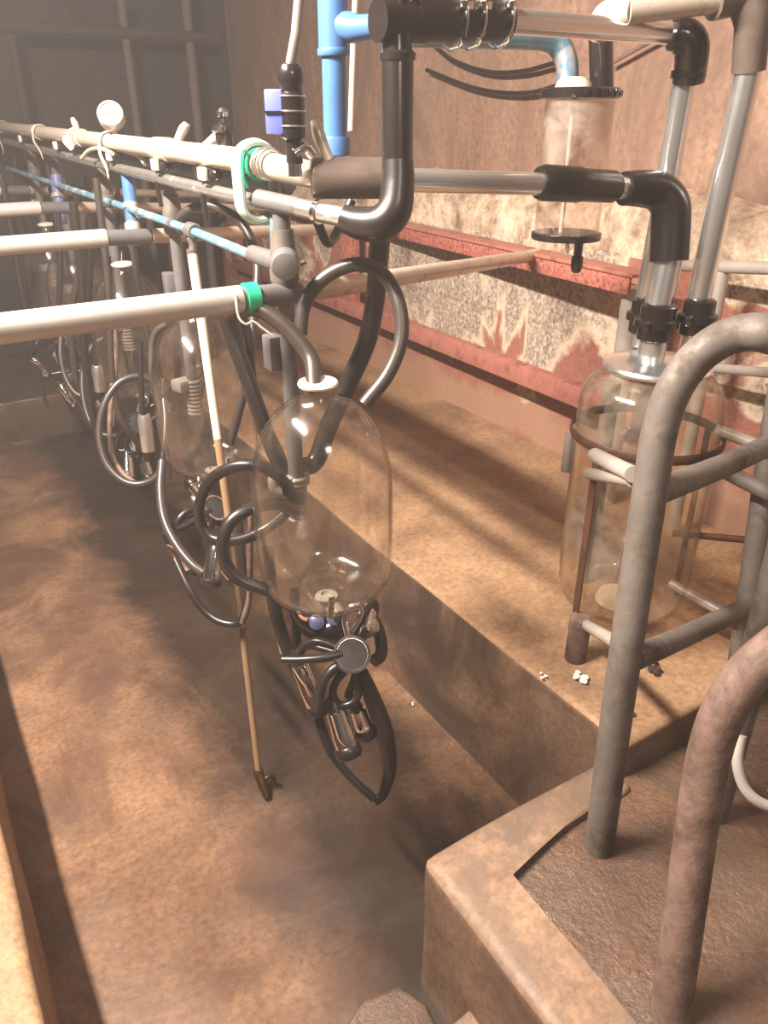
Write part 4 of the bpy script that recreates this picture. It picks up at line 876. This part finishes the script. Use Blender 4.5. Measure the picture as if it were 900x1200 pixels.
# rusty hoop at the right edge
t = Thing('entry_rail', 'thick rust-mottled hoop rail rising from the wet landing at the right edge', 'rail', (0.77, 0.38, 0.345))
hp = ats((785, 1195, 1.255), (800, 1085, 1.22), (812, 1000, 1.195), (822, 930, 1.175), (832, 880, 1.16), (846, 838, 1.145), (868, 800, 1.13), (902, 766, 1.11), (950, 740, 1.09))
hp[0].z = 0.33
e = hp[-1]; hp += [e + V((0.08, -0.05, -0.02)), e + V((0.13, -0.08, -0.12)), V((e.x + 0.14, e.y - 0.09, 0.335))]
b = B(); tube(b, hp, 0.0315, n=6, seg=24); t.part('hoop', b, 'rusty')
cp_ = ats((868, 862, 1.30), (864, 890, 1.30), (870, 918, 1.30), (884, 936, 1.295), (905, 946, 1.29), (935, 950, 1.28))
b = B(); tube(b, cp_ + [cp_[-1] + V((0.06, -0.02, -0.12)), V((cp_[-1].x + 0.08, cp_[-1].y - 0.03, 0.345))], 0.0095, n=5, seg=14)
solo('bent_rod', b, 'galvlight', 'thin bright bent rod curving behind the rusty hoop rail', 'rod', origin=cp_[0])

# ------------------------------------------------------------------ litter on the standing
def scrap(px, py, z, s, mat, label, name, cat, group, seed, flat=0.35):
    c = onz(px, py, z); rg = random.Random(seed); b = B()
    for k in range(5 if s > 0.014 else 3):
        g = bmesh.ops.create_icosphere(b, subdivisions=1, radius=s * rg.uniform(0.35, 0.7))
        o = V((rg.uniform(-s, s), rg.uniform(-s, s), s * 0.25))
        for v in g['verts']: v.co = V((v.co.x * rg.uniform(0.8, 1.3), v.co.y * rg.uniform(0.8, 1.3), v.co.z * flat)) + o + c
    solo(name, b, mat, label, cat, group, origin=c)
scrap(676, 795, 0.455, 0.02, 'paper', 'crumpled white paper scrap on the kerb before the stand foot', 'paper_scrap', 'litter', None, 1)
scrap(634, 792, 0.455, 0.008, 'paper', 'tiny white fleck on the kerb edge left of the paper scrap', 'paper_scrap', 'litter', None, 2)
scrap(738, 838, 0.45, 0.02, 'dung', 'dark dung crumb on the standing right of the hoop leg', 'dung_crumb', 'litter', None, 3, 0.6)
scrap(766, 783, 0.455, 0.018, 'dung', 'dark dung crumb under the lower bar of the stand', 'dung_crumb', 'litter', None, 4, 0.6)
scrap(484, 825, 0.004, 0.006, 'paper', 'tiny pale fleck on the pit floor beside the wall', 'paper_scrap', 'litter', None, 5)
scrap(812, 868, 0.45, 0.007, 'paper', 'tiny white fleck on the standing beside the rusty hoop', 'paper_scrap', 'litter', None, 6)

# ------------------------------------------------------------------ light, world, camera
def area(name, loc, sx, sy, power, col, target=None, spread=180):
    l = bpy.data.lights.new(name, 'AREA'); l.shape = 'RECTANGLE'; l.size = sx; l.size_y = sy; l.energy = power; l.color = col
    o = bpy.data.objects.new(name, l); COL.objects.link(o); o.location = loc
    l.spread = math.radians(spread)
    if target is not None:
        d = V(target) - V(loc); o.rotation_euler = d.to_track_quat('-Z', 'Y').to_euler()
    return o
WARM = (1.0, 0.895, 0.80)
lamp = area('ceiling_or_fill_lamp', (-0.50, 1.5, 2.76), 0.08, 1.2, 138, WARM)
lamp.rotation_euler = (0, math.radians(-36), 0)
area('ceiling_or_fill_lamp', (0.25, -0.85, 2.70), 0.3, 0.3, 12, WARM)  # weak fill light added behind the camera, not a fitting of the parlour
w = bpy.data.worlds.new('world'); scene.world = w; w.use_nodes = True
w.node_tree.nodes['Background'].inputs[0].default_value = (0.25, 0.2, 0.17, 1); w.node_tree.nodes['Background'].inputs[1].default_value = 0.1
# steam hanging in the washed-down parlour
vs = w.node_tree.nodes.new('ShaderNodeVolumeScatter'); vs.inputs['Density'].default_value = 0.021; vs.inputs['Anisotropy'].default_value = 0.2
vs.inputs['Color'].default_value = (1.0, 0.93, 0.88, 1)
w.node_tree.links.new(vs.outputs[0], w.node_tree.nodes['World Output'].inputs['Volume'])
cam = bpy.data.cameras.new('camera'); co = bpy.data.objects.new('camera', cam); COL.objects.link(co)
co.location = (0, 0, EYE); co.rotation_euler = (PI / 2 - PITCH, 0, -HEAD)
cam.sensor_fit = 'VERTICAL'; cam.sensor_height = 36; cam.lens = 36 * F / 1200; cam.clip_start = 0.02; cam.clip_end = 60
scene.camera = co
scene.view_settings.view_transform = 'Standard'; scene.view_settings.look = 'None'; scene.view_settings.gamma = 1
scene.view_settings.use_curve_mapping = False; scene.view_settings.exposure = 0.92
scene.cycles.transparent_max_bounces = 32; scene.cycles.max_bounces = 8
scene.cycles.caustics_reflective = False; scene.cycles.caustics_refractive = False
